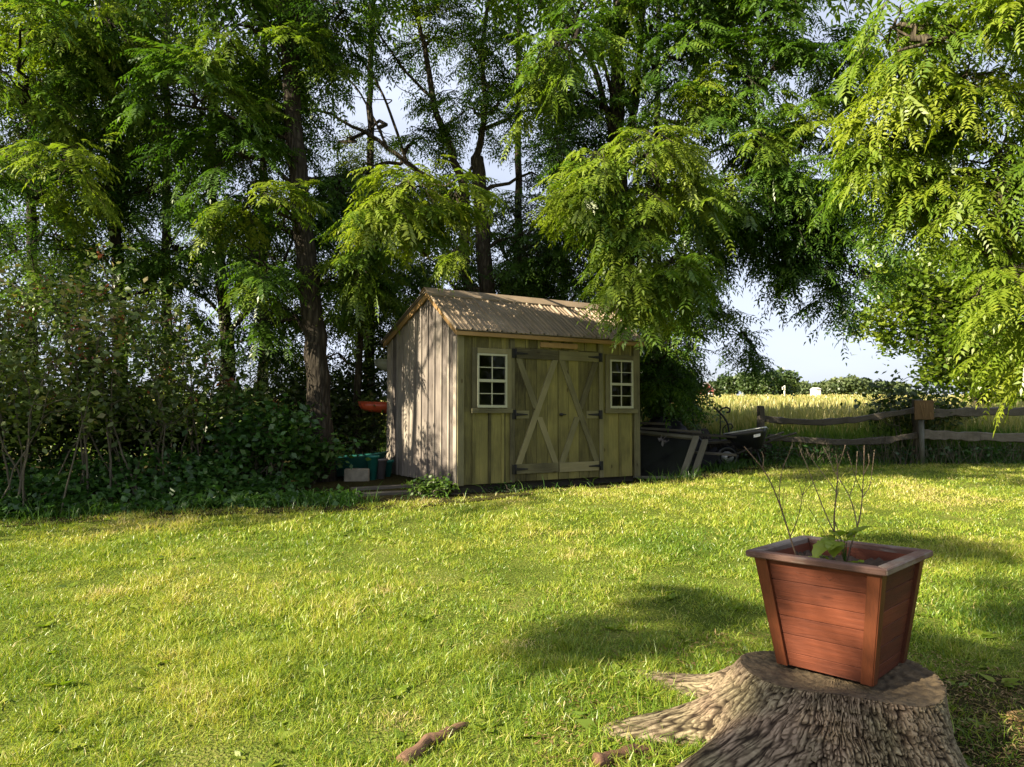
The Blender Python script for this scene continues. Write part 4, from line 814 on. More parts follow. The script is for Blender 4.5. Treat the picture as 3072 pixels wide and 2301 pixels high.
# ================================================================== GRASS
def blades(name, pts, h, w, tint, mats, lean=.5, two=True, kind='stuff', label=None, zoff=0.):
    n = len(pts); x, y = pts[:, 0], pts[:, 1]; z = gz(x, y)+zoff; b = np.stack([x, y, z], 1); a = rng.random(n)*2*math.pi
    s_ = np.stack([np.cos(a), np.sin(a), np.zeros(n)], 1); ln = rng.normal(size=(n, 2))*lean; h = h*(.6+.8*rng.random(n)); w = w*(.7+.6*rng.random(n))
    d1 = np.stack([ln[:, 0]*.35*h, ln[:, 1]*.35*h, .55*h], 1); d2_ = np.stack([ln[:, 0]*h, ln[:, 1]*h, h*(1-.18*np.abs(ln).sum(1).clip(0, 2))], 1)
    q1 = np.stack([b-s_*w[:, None]*.5, b+s_*w[:, None]*.5, b+d1+s_*w[:, None]*.42, b+d1-s_*w[:, None]*.42], 1)
    q2 = np.stack([b+d1-s_*w[:, None]*.42, b+d1+s_*w[:, None]*.42, b+d2_+s_*w[:, None]*.06, b+d2_-s_*w[:, None]*.06], 1)
    q = np.concatenate([q1, q2]); t = np.repeat(np.concatenate([tint, tint])[:, None], 4, 1)
    o = fast_mesh(name, q.reshape(-1, 3), len(q), 4, t.ravel(), mats); tag(o, label, None, None, kind); return o
def patch(x, y): return .5+.22*np.sin(x*1.7+1.3*np.sin(y*1.1))+.18*np.sin(y*2.9-x*1.2+np.sin(x*2.3))+.12*np.sin(x*5.1+y*4.3)
def scatter(n, y0, y1, slope=.74, pad=.3):
    y = y0+(y1-y0)*rng.random(n); keep = rng.random(n) < y/y1; y = y[keep]; x = (rng.random(len(y))*2-1)*(y*slope+pad); return np.stack([x, y], 1)
def stump_far(p, k=1.0):
    d = np.hypot(p[:, 0]-SC[0], p[:, 1]-SC[1]); return d > SR*k+.10
allp = []; 
for (n, y0, y1, h, w) in ((175000, 2.75, 4.6, .060, .0048), (190000, 4.6, 7.0, .060, .0065), (170000, 7.0, 10.0, .058, .0095), (130000, 10.0, 13.8, .06, .013)):
    p = scatter(n, y0, y1); e = lawn_edge(p[:, 0]); p = p[(p[:, 1] < e+.1) & stump_far(p)]
    if y0 < 3: # thin, worn turf between the roots and right of the stump
        worn = np.exp(-((p[:, 0]-2.45)**2/.22+(p[:, 1]-3.45)**2/.30))+.75*np.exp(-((p[:, 0]-.55)**2/.16+(p[:, 1]-3.15)**2/.10)); p = p[rng.random(len(p)) > worn*.93]
    allp.append((p, h, w))
def vnoise(x, y, cell, seed):
    g = np.random.default_rng(seed).random((400, 400)); u = x/cell+150; v = y/cell+150; i = np.floor(u).astype(int) % 399; j = np.floor(v).astype(int) % 399; a = u-np.floor(u); b = v-np.floor(v); a = a*a*(3-2*a); b = b*b*(3-2*b)
    return (g[i, j]*(1-a)+g[i+1, j]*a)*(1-b)+(g[i, j+1]*(1-a)+g[i+1, j+1]*a)*b
P_ = np.concatenate([a[0] for a in allp]); Hh = np.concatenate([np.full(len(a[0]), a[1]) for a in allp]); Ww = np.concatenate([np.full(len(a[0]), a[2]) for a in allp])
tn = np.clip(.42+.30*(patch(P_[:, 0], P_[:, 1])-.5)+rng.normal(size=len(P_))*.17+.16*np.clip((P_[:, 1]-6)/4, 0, 1), 0, 1)
V1 = vnoise(P_[:, 0], P_[:, 1], .16, 3); V2n = vnoise(P_[:, 0], P_[:, 1], .5, 4); V3 = vnoise(P_[:, 0], P_[:, 1], 1.3, 6)
tn = np.clip(tn+.22*(V1-.5)+.20*(V2n-.5)+.22*(V3-.5), 0, 1); dry = (V2n > .93) | (V1 > .955); tn = np.where(rng.random(len(P_)) < .05+.45*dry, .97, tn); Hh = .86*Hh*(.62+.75*V1**1.3+.3*(V3-.5)); Hh = np.where(rng.random(len(P_)) < .02, Hh*1.7, Hh); Hh = Hh*(.8+.55*patch(P_[:, 1]*1.1, P_[:, 0]*1.4)*(1-.4*np.clip((P_[:, 1]-6)/4, 0, 1)))
blades('lawn_grass', P_, Hh, Ww, tn, ['grass_blade'], lean=.55, label='mown lawn grass, yellow-green in the sun')
# taller tufts along edges: shed front, woodland edge, fence foot, planter-stump foot
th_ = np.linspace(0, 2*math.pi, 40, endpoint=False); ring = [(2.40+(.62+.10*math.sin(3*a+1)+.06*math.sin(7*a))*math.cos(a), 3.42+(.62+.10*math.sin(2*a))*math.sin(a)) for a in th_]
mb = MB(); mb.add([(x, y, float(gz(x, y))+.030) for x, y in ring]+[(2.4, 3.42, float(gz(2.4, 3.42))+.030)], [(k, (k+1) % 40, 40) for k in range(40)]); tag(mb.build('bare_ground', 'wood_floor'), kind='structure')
ed = []
for _ in range(9000):
    x = random.uniform(-7, 13); y = float(lawn_edge(x))+random.gauss(.12, .16)
    if rng.random() < .35+.65*(math.sin(x*2.3)+math.sin(x*5.1+1) > 0): ed.append((x, y)) if not (-1.6 < x < 1.9 and random.random() < .93) else None
ed = np.array(ed); blades('edge_grass', ed, .15*(.5+rng.random(len(ed))), .010, np.clip(.22+rng.normal(size=len(ed))*.16, 0, 1), ['meadow_blade'], lean=.6, label='longer unmown grass along the edge of the lawn')
sg_ = []
for dg, rr0, rr1, n in ((155, .5, 1.15, 900), (195, .5, 1.1, 700), (235, .55, .95, 1300), (275, .75, .95, 900), (115, .5, .9, 500), (60, .45, .8, 500)):
    for _ in range(n): a = R(dg+random.gauss(0, 11)); r = random.uniform(rr0, rr1); sg_.append((SC[0]+r*math.cos(a), SC[1]+r*math.sin(a)))
sg_ = np.array(sg_); blades('root_grass', sg_, .085, .006, np.clip(.35+rng.normal(size=len(sg_))*.2, 0, 1), ['grass_blade'], lean=.7, label='loose grass growing between the stump roots')
# dry litter round the stump
n = 5200; a = rng.random(n)*2*math.pi; r = .45+rng.random(n)**.7*.95; lp = np.stack([SC[0]+r*np.cos(a), SC[1]+r*np.sin(a)*.9, np.zeros(n)], 1)
c_ = rng.normal(size=(2600, 2))*np.array([.36, .38])+np.array([2.45, 3.45]); lp = np.concatenate([lp, np.concatenate([c_, np.zeros((2600, 1))], 1)])
lp[:, 2] = gz(lp[:, 0], lp[:, 1])+.026+rng.random(len(lp))*.02; dd = nrm(rng.normal(size=(len(lp), 3))*np.array([1, 1, .12])); q, t = simple_leaves(lp, .035, .22, dirs=dd, flat=1.5)
fast_mesh('dry_litter', q.reshape(-1, 3), len(q), 4, t.ravel(), ['dry_litter']); tag(bpy.data.objects['dry_litter'], 'dry leaves and bark bits strewn round the stump', kind='stuff')
# broad-leaved lawn weeds
wq, wt = [], []
wl = [(G(px, py), s_) for px, py, s_ in ((310, 640, .05), (440, 655, .05), (560, 645, .05), (640, 700, .06), (700, 728, .09), (718, 722, .09), (600, 735, .06), (655, 745, .06), (275, 633, .05), (195, 700, .05), (60, 690, .06), (45, 735, .07), (840, 470, .05), (395, 700, .05), (520, 742, .05), (488, 735, .05), (325, 680, .05), (560, 690, .05), (615, 680, .06), (980, 640, .05), (1000, 690, .06))]
for k in range(170): y = 2.9+random.random()**1.3*5; x = random.uniform(-.7*y, .7*y); wl.append((np.array([x, y, float(gz(x, y))]), random.uniform(.025, .05)))
for c, s_ in wl:
    if math.hypot(c[0]-SC[0], c[1]-SC[1]) < .62: continue
    m_ = random.randint(5, 9); a = rng.random(m_)*6.28; d = np.stack([np.cos(a), np.sin(a), .55+.5*rng.random(m_)], 1); q, t = simple_leaves(np.repeat((c+UP*.02)[None], m_, 0), s_*1.7, .5, tint=.45+.5*rng.random(m_), dirs=nrm(d), flat=1); wq.append(q); wt.append(t)
q = np.concatenate(wq); t = np.concatenate(wt); o = fast_mesh('lawn_weeds', q.reshape(-1, 3), len(q), 4, t.ravel(), ['leaf_bright']); tag(o, 'broad-leaved weeds scattered through the lawn', kind='stuff')

# ================================================================== MEADOW beyond the fence
def meadow(n, y0, y1, x0, x1, h, w, tb, seed_p, sh_=.10, sw=.012):
    y = y0+(y1-y0)*rng.random(n); x = x0+(x1-x0)*rng.random(n); k = (x < y*.78+.6) & (x > -y*.78-.6); x, y = x[k], y[k]; k = ~((x > -1.2) & (x < 3.2) & (y < 13.6)); x, y = x[k], y[k]
    return np.stack([x, y], 1)
fp, fh, fw_, ft = [], [], [], []
for (n, y0, y1, x0, x1, h, w) in ((42000, 13.75, 17, 2.5, 13.5, .70, .009), (34000, 17, 24, 2.5, 19, .74, .013), (26000, 24, 42, 2, 33, .74, .024), (16000, 42, 80, 2, 62, .8, .05), (8000, 80, 150, 0, 115, .8, .10), (16000, 15.0, 24, -19, 3, .55, .02), (12000, 24, 60, -45, 3, .6, .05)):
    p = meadow(n, y0, y1, x0, x1, h, w, 0, 0); fp.append(p); fh.append(np.full(len(p), h)*(.75+.3*patch(p[:, 0]*.6, p[:, 1]*.5))); fw_.append(np.full(len(p), w)); ft.append(np.clip(.40+rng.normal(size=len(p))*.2+.1*np.clip((y0-14)/20, 0, 1), 0, 1))
fp = np.concatenate(fp); fh = np.concatenate(fh); fw_ = np.concatenate(fw_); ft = np.concatenate(ft)
blades('meadow_grass', fp, fh, fw_, ft, ['meadow_blade'], lean=.22, label='tall meadow grass beyond the fence')
sel = rng.random(len(fp)) < np.where(fp[:, 1] > 24, .6, .28); sp_ = fp[sel]; hz = fh[sel]; ww = fw_[sel]*1.3+.004; n = len(sp_); sel2 = sp_[:, 0] > -2
z0 = gz(sp_[:, 0], sp_[:, 1])+hz*(.8+.45*rng.random(n)); b = np.stack([sp_[:, 0]+rng.normal(size=n)*.05, sp_[:, 1]+rng.normal(size=n)*.05, z0], 1); d = nrm(rng.normal(size=(n, 3))*.22+UP); Lh = (.16+.1*rng.random(n))
sd_ = nrm(np.cross(d, rnd_dir(n)))*ww[:, None]*.6; q = np.stack([b, b+d*Lh[:, None]*.45+sd_, b+d*Lh[:, None], b+d*Lh[:, None]*.45-sd_], 1)
o = fast_mesh('meadow_seed_heads', q.reshape(-1, 3), n, 4, np.repeat(rng.random(n), 4), ['seed_head']); tag(o, 'straw-coloured seed heads over the meadow', kind='stuff')
# dark weedy strip at the foot of the fence and the rubbish pile
n = 5200; x = 3.0+10*rng.random(n); y = 13.35+rng.random(n)*.55-.3*(x < 5); b = np.stack([x, y, gz(x, y)+rng.random(n)*.34], 1); q, t = simple_leaves(b, .085, .45, tint=.1+.4*rng.random(n)); 
o = fast_mesh('fence_weeds', q.reshape(-1, 3), n, 4, t.ravel(), ['leaf_low']); tag(o, 'dark weeds crowding the foot of the fence', kind='stuff')
n = 700; x = 3.0+10*rng.random(n); y = 13.3+rng.random(n)*.4; b = np.stack([x, y, gz(x, y)], 1); e = b+np.stack([rng.normal(size=n)*.16, rng.normal(size=n)*.1, .25+.35*rng.random(n)], 1); q = sticks(b, e, .006, .002)
o = fast_mesh('dead_stalks', q.reshape(-1, 3), len(q), 4, np.full(len(q)*4, .6), ['pale_stem']); tag(o, 'pale dead stalks among the weeds under the fence', kind='stuff')

# ================================================================== TREES
def D(x, y, Y): return W(x*.4629, y*.4629, Y)       # a point seen at (x, y) of the 2212-wide view, Y metres away
def gp_(x, Y): a = W(x*.4629, 400, Y); return np.array([a[0], a[1], float(gz(a[0], a[1]))-.05])
def B(x, y, Y, rx, ry, rd, n, **op): c = D(x, y, Y); k = .4629*Y/F; return (c, (rx*k, rd, ry*k), n, op)
def up_blobs(cx, cy, z0, z1, r, n, cnt, **op):
    out = []
    for i in range(cnt): a = random.random()*6.28; q = r*math.sqrt(random.random()); out.append(((cx+q*math.cos(a), cy+q*math.sin(a), random.uniform(z0, z1)), (1.5, 1.4, 1.0), n, dict(op)))
    return out
random.seed(21); rng = np.random.default_rng(21)
big = dict(scale=2.0, lpt=3, kind='ash')             # coarser leaves for the parts above the frame
# 1. big double-stemmed tree left of the shed
Y = 10.9
make_tree('tree', 'tall dark tree with a forked double stem, its thick trunk just left of the shed', 'tree',
 [([gp_(698, Y), D(685, 760, Y), D(665, 600, Y), D(652, 470, Y), D(636, 300, Y), D(628, 170, Y)], .175, .125),
  ([D(628, 180, Y), D(618, 100, Y), D(604, 0, Y), D(590, -200, Y), D(600, -420, Y+.3)], .095, .04),
  ([D(628, 180, Y), D(640, 90, Y), D(648, 0, Y), D(670, -200, Y), D(650, -420, Y)], .10, .045),
  ([D(622, 300, Y), D(540, 270, Y-.2), D(450, 235, Y-.4), D(370, 225, Y-.5)], .045, .015),
  ([D(640, 330, Y), D(575, 330, Y+.2), D(500, 300, Y+.2), D(430, 240, Y+.2)], .04, .012),
  ([D(622, 120, Y), D(560, 40, Y), D(540, -80, Y)], .045, .015),
  ([D(655, 640, Y), D(700, 580, Y+.2), D(750, 560, Y+.3)], .035, .01)],
 [B(500, 60, Y-.2, 110, 80, .9, 60, tintc=.55), B(420, 200, Y-.4, 120, 60, .9, 60), B(520, 330, Y-.3, 110, 70, .9, 60, tintc=.35), B(550, 420, Y-1.0, 75, 45, .5, 36, tintc=.85), B(460, 480, Y, 80, 70, .7, 40, tintc=.3),
  B(545, 560, Y-.4, 75, 55, .6, 32, tintc=.45), B(600, 250, Y+.5, 90, 90, .7, 40, kind='ash', tintc=.25), B(700, 120, Y+.3, 60, 110, .7, 42, kind='ash', tintc=.3), B(730, 20, Y, 60, 60, .7, 35, kind='ash', tintc=.3), B(740, 400, Y+.9, 70, 70, .6, 45, tintc=.35),
  B(740, 500, Y+.9, 60, 60, .5, 36, tintc=.3), B(780, 620, Y+1.0, 65, 45, .5, 44, tintc=.5), B(750, 560, Y+.3, 40, 40, .4, 20, tintc=.45), B(560, 690, Y+.5, 80, 55, .5, 26, tintc=.3), B(600, 120, Y-.3, 60, 60, .6, 22, tintc=.5),
  B(520, -80, Y, 150, 90, 1.4, 40, **big), B(700, -90, Y, 130, 90, 1.4, 40, **big), B(610, -230, Y, 200, 90, 1.6, 60, **big), B(610, -400, Y, 230, 100, 1.8, 60, **big)], kind='walnut')
# 2. slim tree at the left
Y = 11.2
make_tree('tree', 'slim dark tree at the left, its straight trunk rising behind the pale-stemmed shrubs', 'tree',
 [([gp_(258, Y), D(262, 780, Y), D(255, 600, Y), D(250, 480, Y), D(247, 300, Y), D(240, 150, Y), D(236, 0, Y), D(240, -250, Y)], .105, .05),
  ([D(250, 420, Y), D(190, 385, Y-.3), D(110, 370, Y-.5), D(0, 335, Y-.6), D(-60, 320, Y-.6)], .045, .018),
  ([D(250, 470, Y), D(180, 360, Y-.2), D(60, 255, Y-.4)], .032, .01), ([D(252, 600, Y), D(200, 520, Y), D(130, 470, Y)], .03, .01), ([D(248, 640, Y), D(330, 560, Y), D(380, 540, Y)], .03, .01)],
 [B(60, 60, Y-1.2, 120, 70, .8, 75, tintc=.85), B(180, 40, Y-.6, 110, 70, .8, 60, tintc=.6), B(40, 180, Y-1.0, 100, 60, .7, 60, tintc=.7), B(200, 150, Y-.3, 120, 70, .9, 60, tintc=.4), B(310, 110, Y, 110, 80, .9, 50, tintc=.35),
  B(330, 250, Y, 110, 80, .9, 50, kind='ash', tintc=.25), B(150, 290, Y-.2, 130, 70, .9, 60, kind='ash', tintc=.3), B(130, 345, Y-1.4, 85, 40, .4, 34, tintc=.95), B(30, 400, Y-1, 90, 60, .6, 40, tintc=.55), B(190, 420, Y-.3, 90, 70, .6, 36, kind='ash', tintc=.3),
  B(330, 400, Y, 100, 70, .8, 45, kind='ash', tintc=.25), B(80, 520, Y-.4, 120, 70, .8, 40, kind='ash', tintc=.3), B(380, 540, Y, 80, 70, .7, 34, tintc=.35), B(330, 620, Y, 90, 60, .7, 30, tintc=.35), B(170, 640, Y, 90, 70, .7, 26, kind='ash', tintc=.35),
  B(80, -90, Y-.6, 170, 90, 1.4, 40, **big), B(300, -80, Y, 170, 90, 1.4, 40, **big), B(230, -260, Y, 220, 90, 1.6, 50, **big)], kind='walnut')
# 3. crooked tree between them
Y = 13.0
make_tree('tree', 'crooked dark tree with low curved boughs between the slim tree and the forked one', 'tree',
 [([gp_(488, Y), D(489, 850, Y), D(492, 760, Y), D(488, 690, Y), D(478, 620, Y), D(470, 520, Y), D(455, 380, Y), D(460, 200, Y)], .15, .05),
  ([D(492, 760, Y), D(465, 735, Y-.2), D(425, 770, Y-.3), D(395, 765, Y-.4), D(345, 795, Y-.5)], .05, .025), ([D(395, 765, Y-.4), D(385, 730, Y-.4), D(392, 690, Y-.4)], .03, .012),
  ([D(490, 720, Y), D(530, 680, Y), D(600, 600, Y), D(640, 500, Y+.2)], .06, .02), ([D(540, 880, Y), D(555, 840, Y), D(565, 780, Y+.2), D(560, 700, Y+.3)], .045, .02),
  ([D(488, 690, Y), D(440, 640, Y), D(380, 610, Y), D(330, 640, Y)], .04, .012), ([D(495, 740, Y), D(540, 735, Y), D(590, 730, Y), D(640, 735, Y)], .03, .010)],
 [B(420, 330, Y, 130, 90, 1., 45, tintc=.2), B(560, 300, Y+.2, 120, 100, 1, 48, tintc=.2), B(430, 480, Y, 110, 80, .9, 38, tintc=.25), B(560, 640, Y+.3, 90, 70, .8, 32, tintc=.3), B(600, 760, Y+.2, 80, 60, .7, 34, tintc=.35), B(430, 640, Y, 80, 60, .8, 22, tintc=.3), B(350, 700, Y, 80, 50, .8, 20, tintc=.3),
  B(500, 160, Y, 150, 90, 1.1, 46, tintc=.2), B(600, 480, Y+.3, 90, 80, .8, 34, tintc=.2), B(500, -20, Y, 250, 130, 1.5, 50, **big)], mats=('leaf_dark', 'bark_dark'), kind='ash')
# 4. centre tree behind the shed
Y = 13.6
make_tree('tree', 'spreading tree behind the shed with a mossy trunk and long bare-tipped boughs reaching left', 'tree',
 [([gp_(1062, Y), D(1060, 760, Y), D(1052, 630, Y), D(1042, 520, Y), D(1037, 400, Y), D(1030, 340, Y)], .17, .12),
  ([D(1000, 640, Y+.1), D(1003, 500, Y+.1), D(1005, 430, Y), D(1000, 385, Y), D(975, 340, Y), D(952, 270, Y), D(935, 215, Y), D(925, 130, Y), D(905, 60, Y), D(890, -40, Y)], .11, .035),
  ([D(1003, 400, Y), D(1015, 370, Y), D(1040, 325, Y)], .05, .02), ([D(1030, 340, Y), D(1050, 240, Y), D(1040, 120, Y), D(1060, -60, Y)], .08, .03),
  ([D(985, 430, Y), D(940, 395, Y), D(880, 355, Y), D(835, 315, Y), D(790, 285, Y), D(755, 270, Y-.2), D(700, 235, Y-.3), D(640, 240, Y-.3)], .07, .016),
  ([D(835, 315, Y), D(805, 250, Y), D(775, 195, Y), D(745, 160, Y), D(720, 110, Y)], .03, .008), ([D(880, 355, Y), D(850, 260, Y), D(815, 175, Y), D(780, 130, Y), D(745, 60, Y), D(725, -10, Y)], .035, .010),
  ([D(935, 215, Y), D(880, 160, Y), D(850, 120, Y), D(810, 60, Y), D(790, 0, Y)], .035, .012), ([D(850, 215, Y), D(800, 215, Y), D(755, 205, Y), D(735, 215, Y)], .012, .004), ([D(905, 230, Y), D(895, 205, Y), D(860, 190, Y), D(835, 150, Y)], .014, .004)],
 [B(950, 80, Y, 110, 90, 1, 60, tintc=.45), B(1060, 100, Y, 110, 90, 1, 66, tintc=.45), B(1010, 230, Y, 90, 70, .9, 55, tintc=.4), B(1130, 210, Y, 110, 90, 1, 60, tintc=.35), B(880, 20, Y, 80, 60, .9, 38, tintc=.35),
  B(770, 80, Y+.2, 50, 60, .5, 16, tintc=.3), B(680, 250, Y+.2, 60, 60, .6, 20, tintc=.25), B(780, 380, Y, 80, 60, .8, 36, tintc=.3), B(900, 300, Y+.2, 50, 40, .5, 20, tintc=.5), B(840, 440, Y, 80, 45, .7, 36, tintc=.3), B(890, 410, Y-.2, 70, 50, .7, 36, tintc=.3),
  B(1150, 500, Y, 80, 70, .8, 52, tintc=.35), B(1190, 390, Y+.3, 60, 40, .7, 24, tintc=.3), B(1110, 580, Y, 100, 60, .8, 55, tintc=.35), B(960, 560, Y, 100, 60, .8, 52, tintc=.35), B(850, 590, Y, 80, 70, .8, 45, tintc=.4), B(1240, 570, Y, 90, 70, .8, 52, tintc=.3), B(1250, 260, Y+.3, 90, 80, .9, 46, tintc=.25),
  B(800, 300, Y+1.5, 70, 40, .6, 20, tintc=.9), B(730, 340, Y+1.5, 50, 50, .6, 20, tintc=.9), B(880, -90, Y, 150, 90, 1.4, 45, **big), B(1080, -90, Y, 150, 90, 1.4, 55, **big), B(980, -270, Y, 230, 110, 1.8, 60, **big)], mats=('leaf_walnut', 'bark_brown'), bark='bark_brown', kind='ash')
# 5. near hanging boughs in front of the shed roof: a tree standing left of the shed, leaning over it
Y = 9.7
make_tree('tree', 'sunlit light-green tree drooping long feathery leaves onto the left end of the shed roof', 'tree',
 [([gp_(770, 12.6), D(775, 760, 12.4), D(790, 600, 11.9), D(820, 480, 11.2), D(860, 420, 10.5), D(890, 400, 9.9)], .07, .02), ([D(860, 420, 10.5), D(920, 395, 10.0), D(985, 405, 9.8)], .02, .006), ([D(820, 480, 11.2), D(930, 560, 10.3), D(985, 600, 9.8)], .02, .006)],
 [B(885, 395, Y, 55, 28, .35, 30, tintc=.9, hang=.6), B(840, 415, Y, 50, 34, .35, 26, tintc=.8, hang=.6), B(975, 395, Y+.2, 34, 20, .3, 12, tintc=.75, hang=.6), B(835, 460, Y, 34, 26, .3, 12, tintc=.6, hang=.7), B(985, 540, 9.6, 12, 12, .10, 6, scale=.75, tl=.3, tintc=.75, hang=.9), B(790, 540, Y+1.2, 40, 50, .4, 20, tintc=.4, hang=.6), B(930, 450, Y+.4, 34, 28, .3, 14, tintc=.6)], mats=('leaf_bright', 'bark_brown'), bark='bark_brown', kind='walnut')
# 6. the big tree right of centre
Y = 12.6
make_tree('tree', 'large tree behind the right end of the shed, trunk forking high up, boughs sweeping right', 'tree',
 [([gp_(1340, Y), D(1338, 780, Y), D(1338, 560, Y), D(1335, 400, Y), D(1333, 270, Y), D(1332, 150, Y), D(1335, 30, Y), D(1340, -200, Y)], .20, .09),
  ([D(1335, 330, Y), D(1310, 240, Y-.1), D(1290, 160, Y-.2), D(1265, 110, Y-.2), D(1225, 60, Y-.2)], .075, .03), ([D(1345, 330, Y), D(1372, 230, Y), D(1378, 160, Y), D(1385, 60, Y), D(1400, -80, Y)], .085, .04),
  ([D(1385, 280, Y), D(1420, 260, Y-.2), D(1480, 265, Y-.4), D(1560, 240, Y-.8), D(1640, 190, Y-1)], .045, .015), ([D(1375, 200, Y), D(1410, 150, Y), D(1460, 120, Y)], .03, .012),
  ([D(1340, 420, Y), D(1450, 400, Y-.5), D(1560, 390, Y-.9), D(1640, 370, Y-1.2), D(1720, 330, Y-1.4)], .065, .018), ([D(1340, 520, Y), D(1440, 500, Y-.6), D(1560, 505, Y-1), D(1680, 520, Y-1.3), D(1800, 545, Y-1.5)], .06, .012),
  ([D(1340, 560, Y), D(1420, 600, Y), D(1500, 650, Y), D(1560, 700, Y-.1), D(1600, 720, Y-.1)], .035, .008), ([D(1340, 450, Y), D(1350, 370, Y-1.2), D(1400, 330, Y-2.2)], .05, .018), ([D(1335, 250, Y), D(1300, 120, Y-1.2), D(1250, 60, Y-2.)], .05, .015)],
 [B(1240, 90, Y-2.1, 90, 50, .45, 44, tintc=.85, hang=.7), B(1180, 110, Y-2.1, 45, 45, .35, 16, tintc=.8, hang=.8), B(1392, 295, Y-2.6, 80, 50, .45, 40, tintc=.9, hang=.7), B(1322, 355, Y-2.7, 80, 60, .45, 44, tintc=.8, hang=.75), B(1292, 435, Y-2.7, 70, 50, .4, 34, tintc=.7, hang=.8), B(1422, 405, Y-2.6, 90, 70, .5, 60, tintc=.75, hang=.7), B(1402, 515, Y-2.7, 80, 60, .45, 48, tintc=.8, hang=.8), B(1342, 575, Y-2.75, 50, 60, .35, 30, tintc=.8, hang=.9), B(1452, 605, Y-2.7, 50, 60, .4, 30, tintc=.65, hang=.8), B(1367, 645, Y-2.8, 50, 28, .25, 12, tintc=.9, hang=.9),
  B(1500, 430, Y-1.4, 100, 90, .8, 80, tintc=.5, hang=.6), B(1600, 330, Y-1.4, 110, 90, .9, 85, tintc=.5, hang=.6), B(1480, 250, Y-1, 100, 80, .9, 70, tintc=.45), B(1620, 180, Y-1.2, 110, 90, .9, 80, tintc=.5), B(1500, 110, Y-.6, 110, 80, 1, 75, tintc=.4), B(1420, 30, Y-.4, 110, 70, 1, 60, tintc=.4), B(1650, 50, Y-1, 120, 80, 1, 80, tintc=.45), B(1780, 130, Y-1.3, 90, 90, .8, 60, tintc=.45), B(1760, 280, Y-1.4, 100, 80, .8, 65, tintc=.5), B(1700, 420, Y-1.3, 100, 70, .8, 70, tintc=.4), B(1800, 400, Y-1.5, 70, 60, .6, 40, tintc=.4),
  B(1590, 455, Y-1.0, 100, 60, .8, 70, kind='ash', tintc=.3), B(1720, 495, Y-1.3, 100, 50, .7, 70, kind='ash', tintc=.25), B(1830, 515, Y-1.6, 60, 40, .5, 32, kind='ash', tintc=.25), B(1760, 575, Y-1.4, 70, 50, .5, 42, kind='ash', tintc=.2), B(1800, 645, Y-1.5, 40, 35, .3, 14, kind='ash', tintc=.2, hang=.8), B(1690, 575, Y-1.3, 40, 30, .4, 14, kind='ash', tintc=.2), B(1850, 595, Y-1.6, 25, 22, .3, 6, kind='ash', tintc=.2),
  B(1470, 545, Y-.6, 70, 50, .7, 46, kind='ash', tintc=.3), B(1490, 625, Y-.2, 60, 36, .6, 34, kind='ash', tintc=.25), B(1535, 670, Y-.2, 50, 26, .5, 22, kind='ash', tintc=.25), B(1600, 730, Y-.1, 40, 24, .3, 11, kind='ash', tintc=.2), B(1635, 765, Y-.1, 14, 10, .12, 3, kind='ash', tintc=.2), B(1440, 740, Y, 45, 50, .6, 38, kind='ash', tintc=.3), B(1430, 830, Y+.2, 50, 60, .6, 40, kind='ash', tintc=.3), B(1490, 760, Y, 34, 20, .4, 10, kind='ash', tintc=.25),
  B(1290, 230, Y, 80, 70, .9, 34, kind='ash', tintc=.3), B(1200, 330, Y, 80, 60, .9, 36, kind='ash', tintc=.2), B(1400, 130, Y+.3, 60, 60, .8, 20, kind='ash', tintc=.3), B(1210, 190, Y, 90, 70, .9, 44, kind='ash', tintc=.35), B(1270, 0, Y-.6, 100, 60, .9, 50, tintc=.4), B(1440, 350, Y+.2, 60, 50, .8, 24, kind='ash', tintc=.25), B(1260, 330, Y+.2, 60, 50, .8, 26, kind='ash', tintc=.2),
  B(1300, -90, Y, 160, 80, 1.4, 50, **big), B(1500, -80, Y-.5, 160, 80, 1.4, 60, **big), B(1700, -70, Y-1, 150, 70, 1.3, 55, **big), B(1400, -260, Y, 230, 110, 1.8, 60, **big), B(1650, -240, Y-.6, 200, 100, 1.8, 50, **big)], mats=('leaf_walnut', 'bark_dark'), kind='walnut')
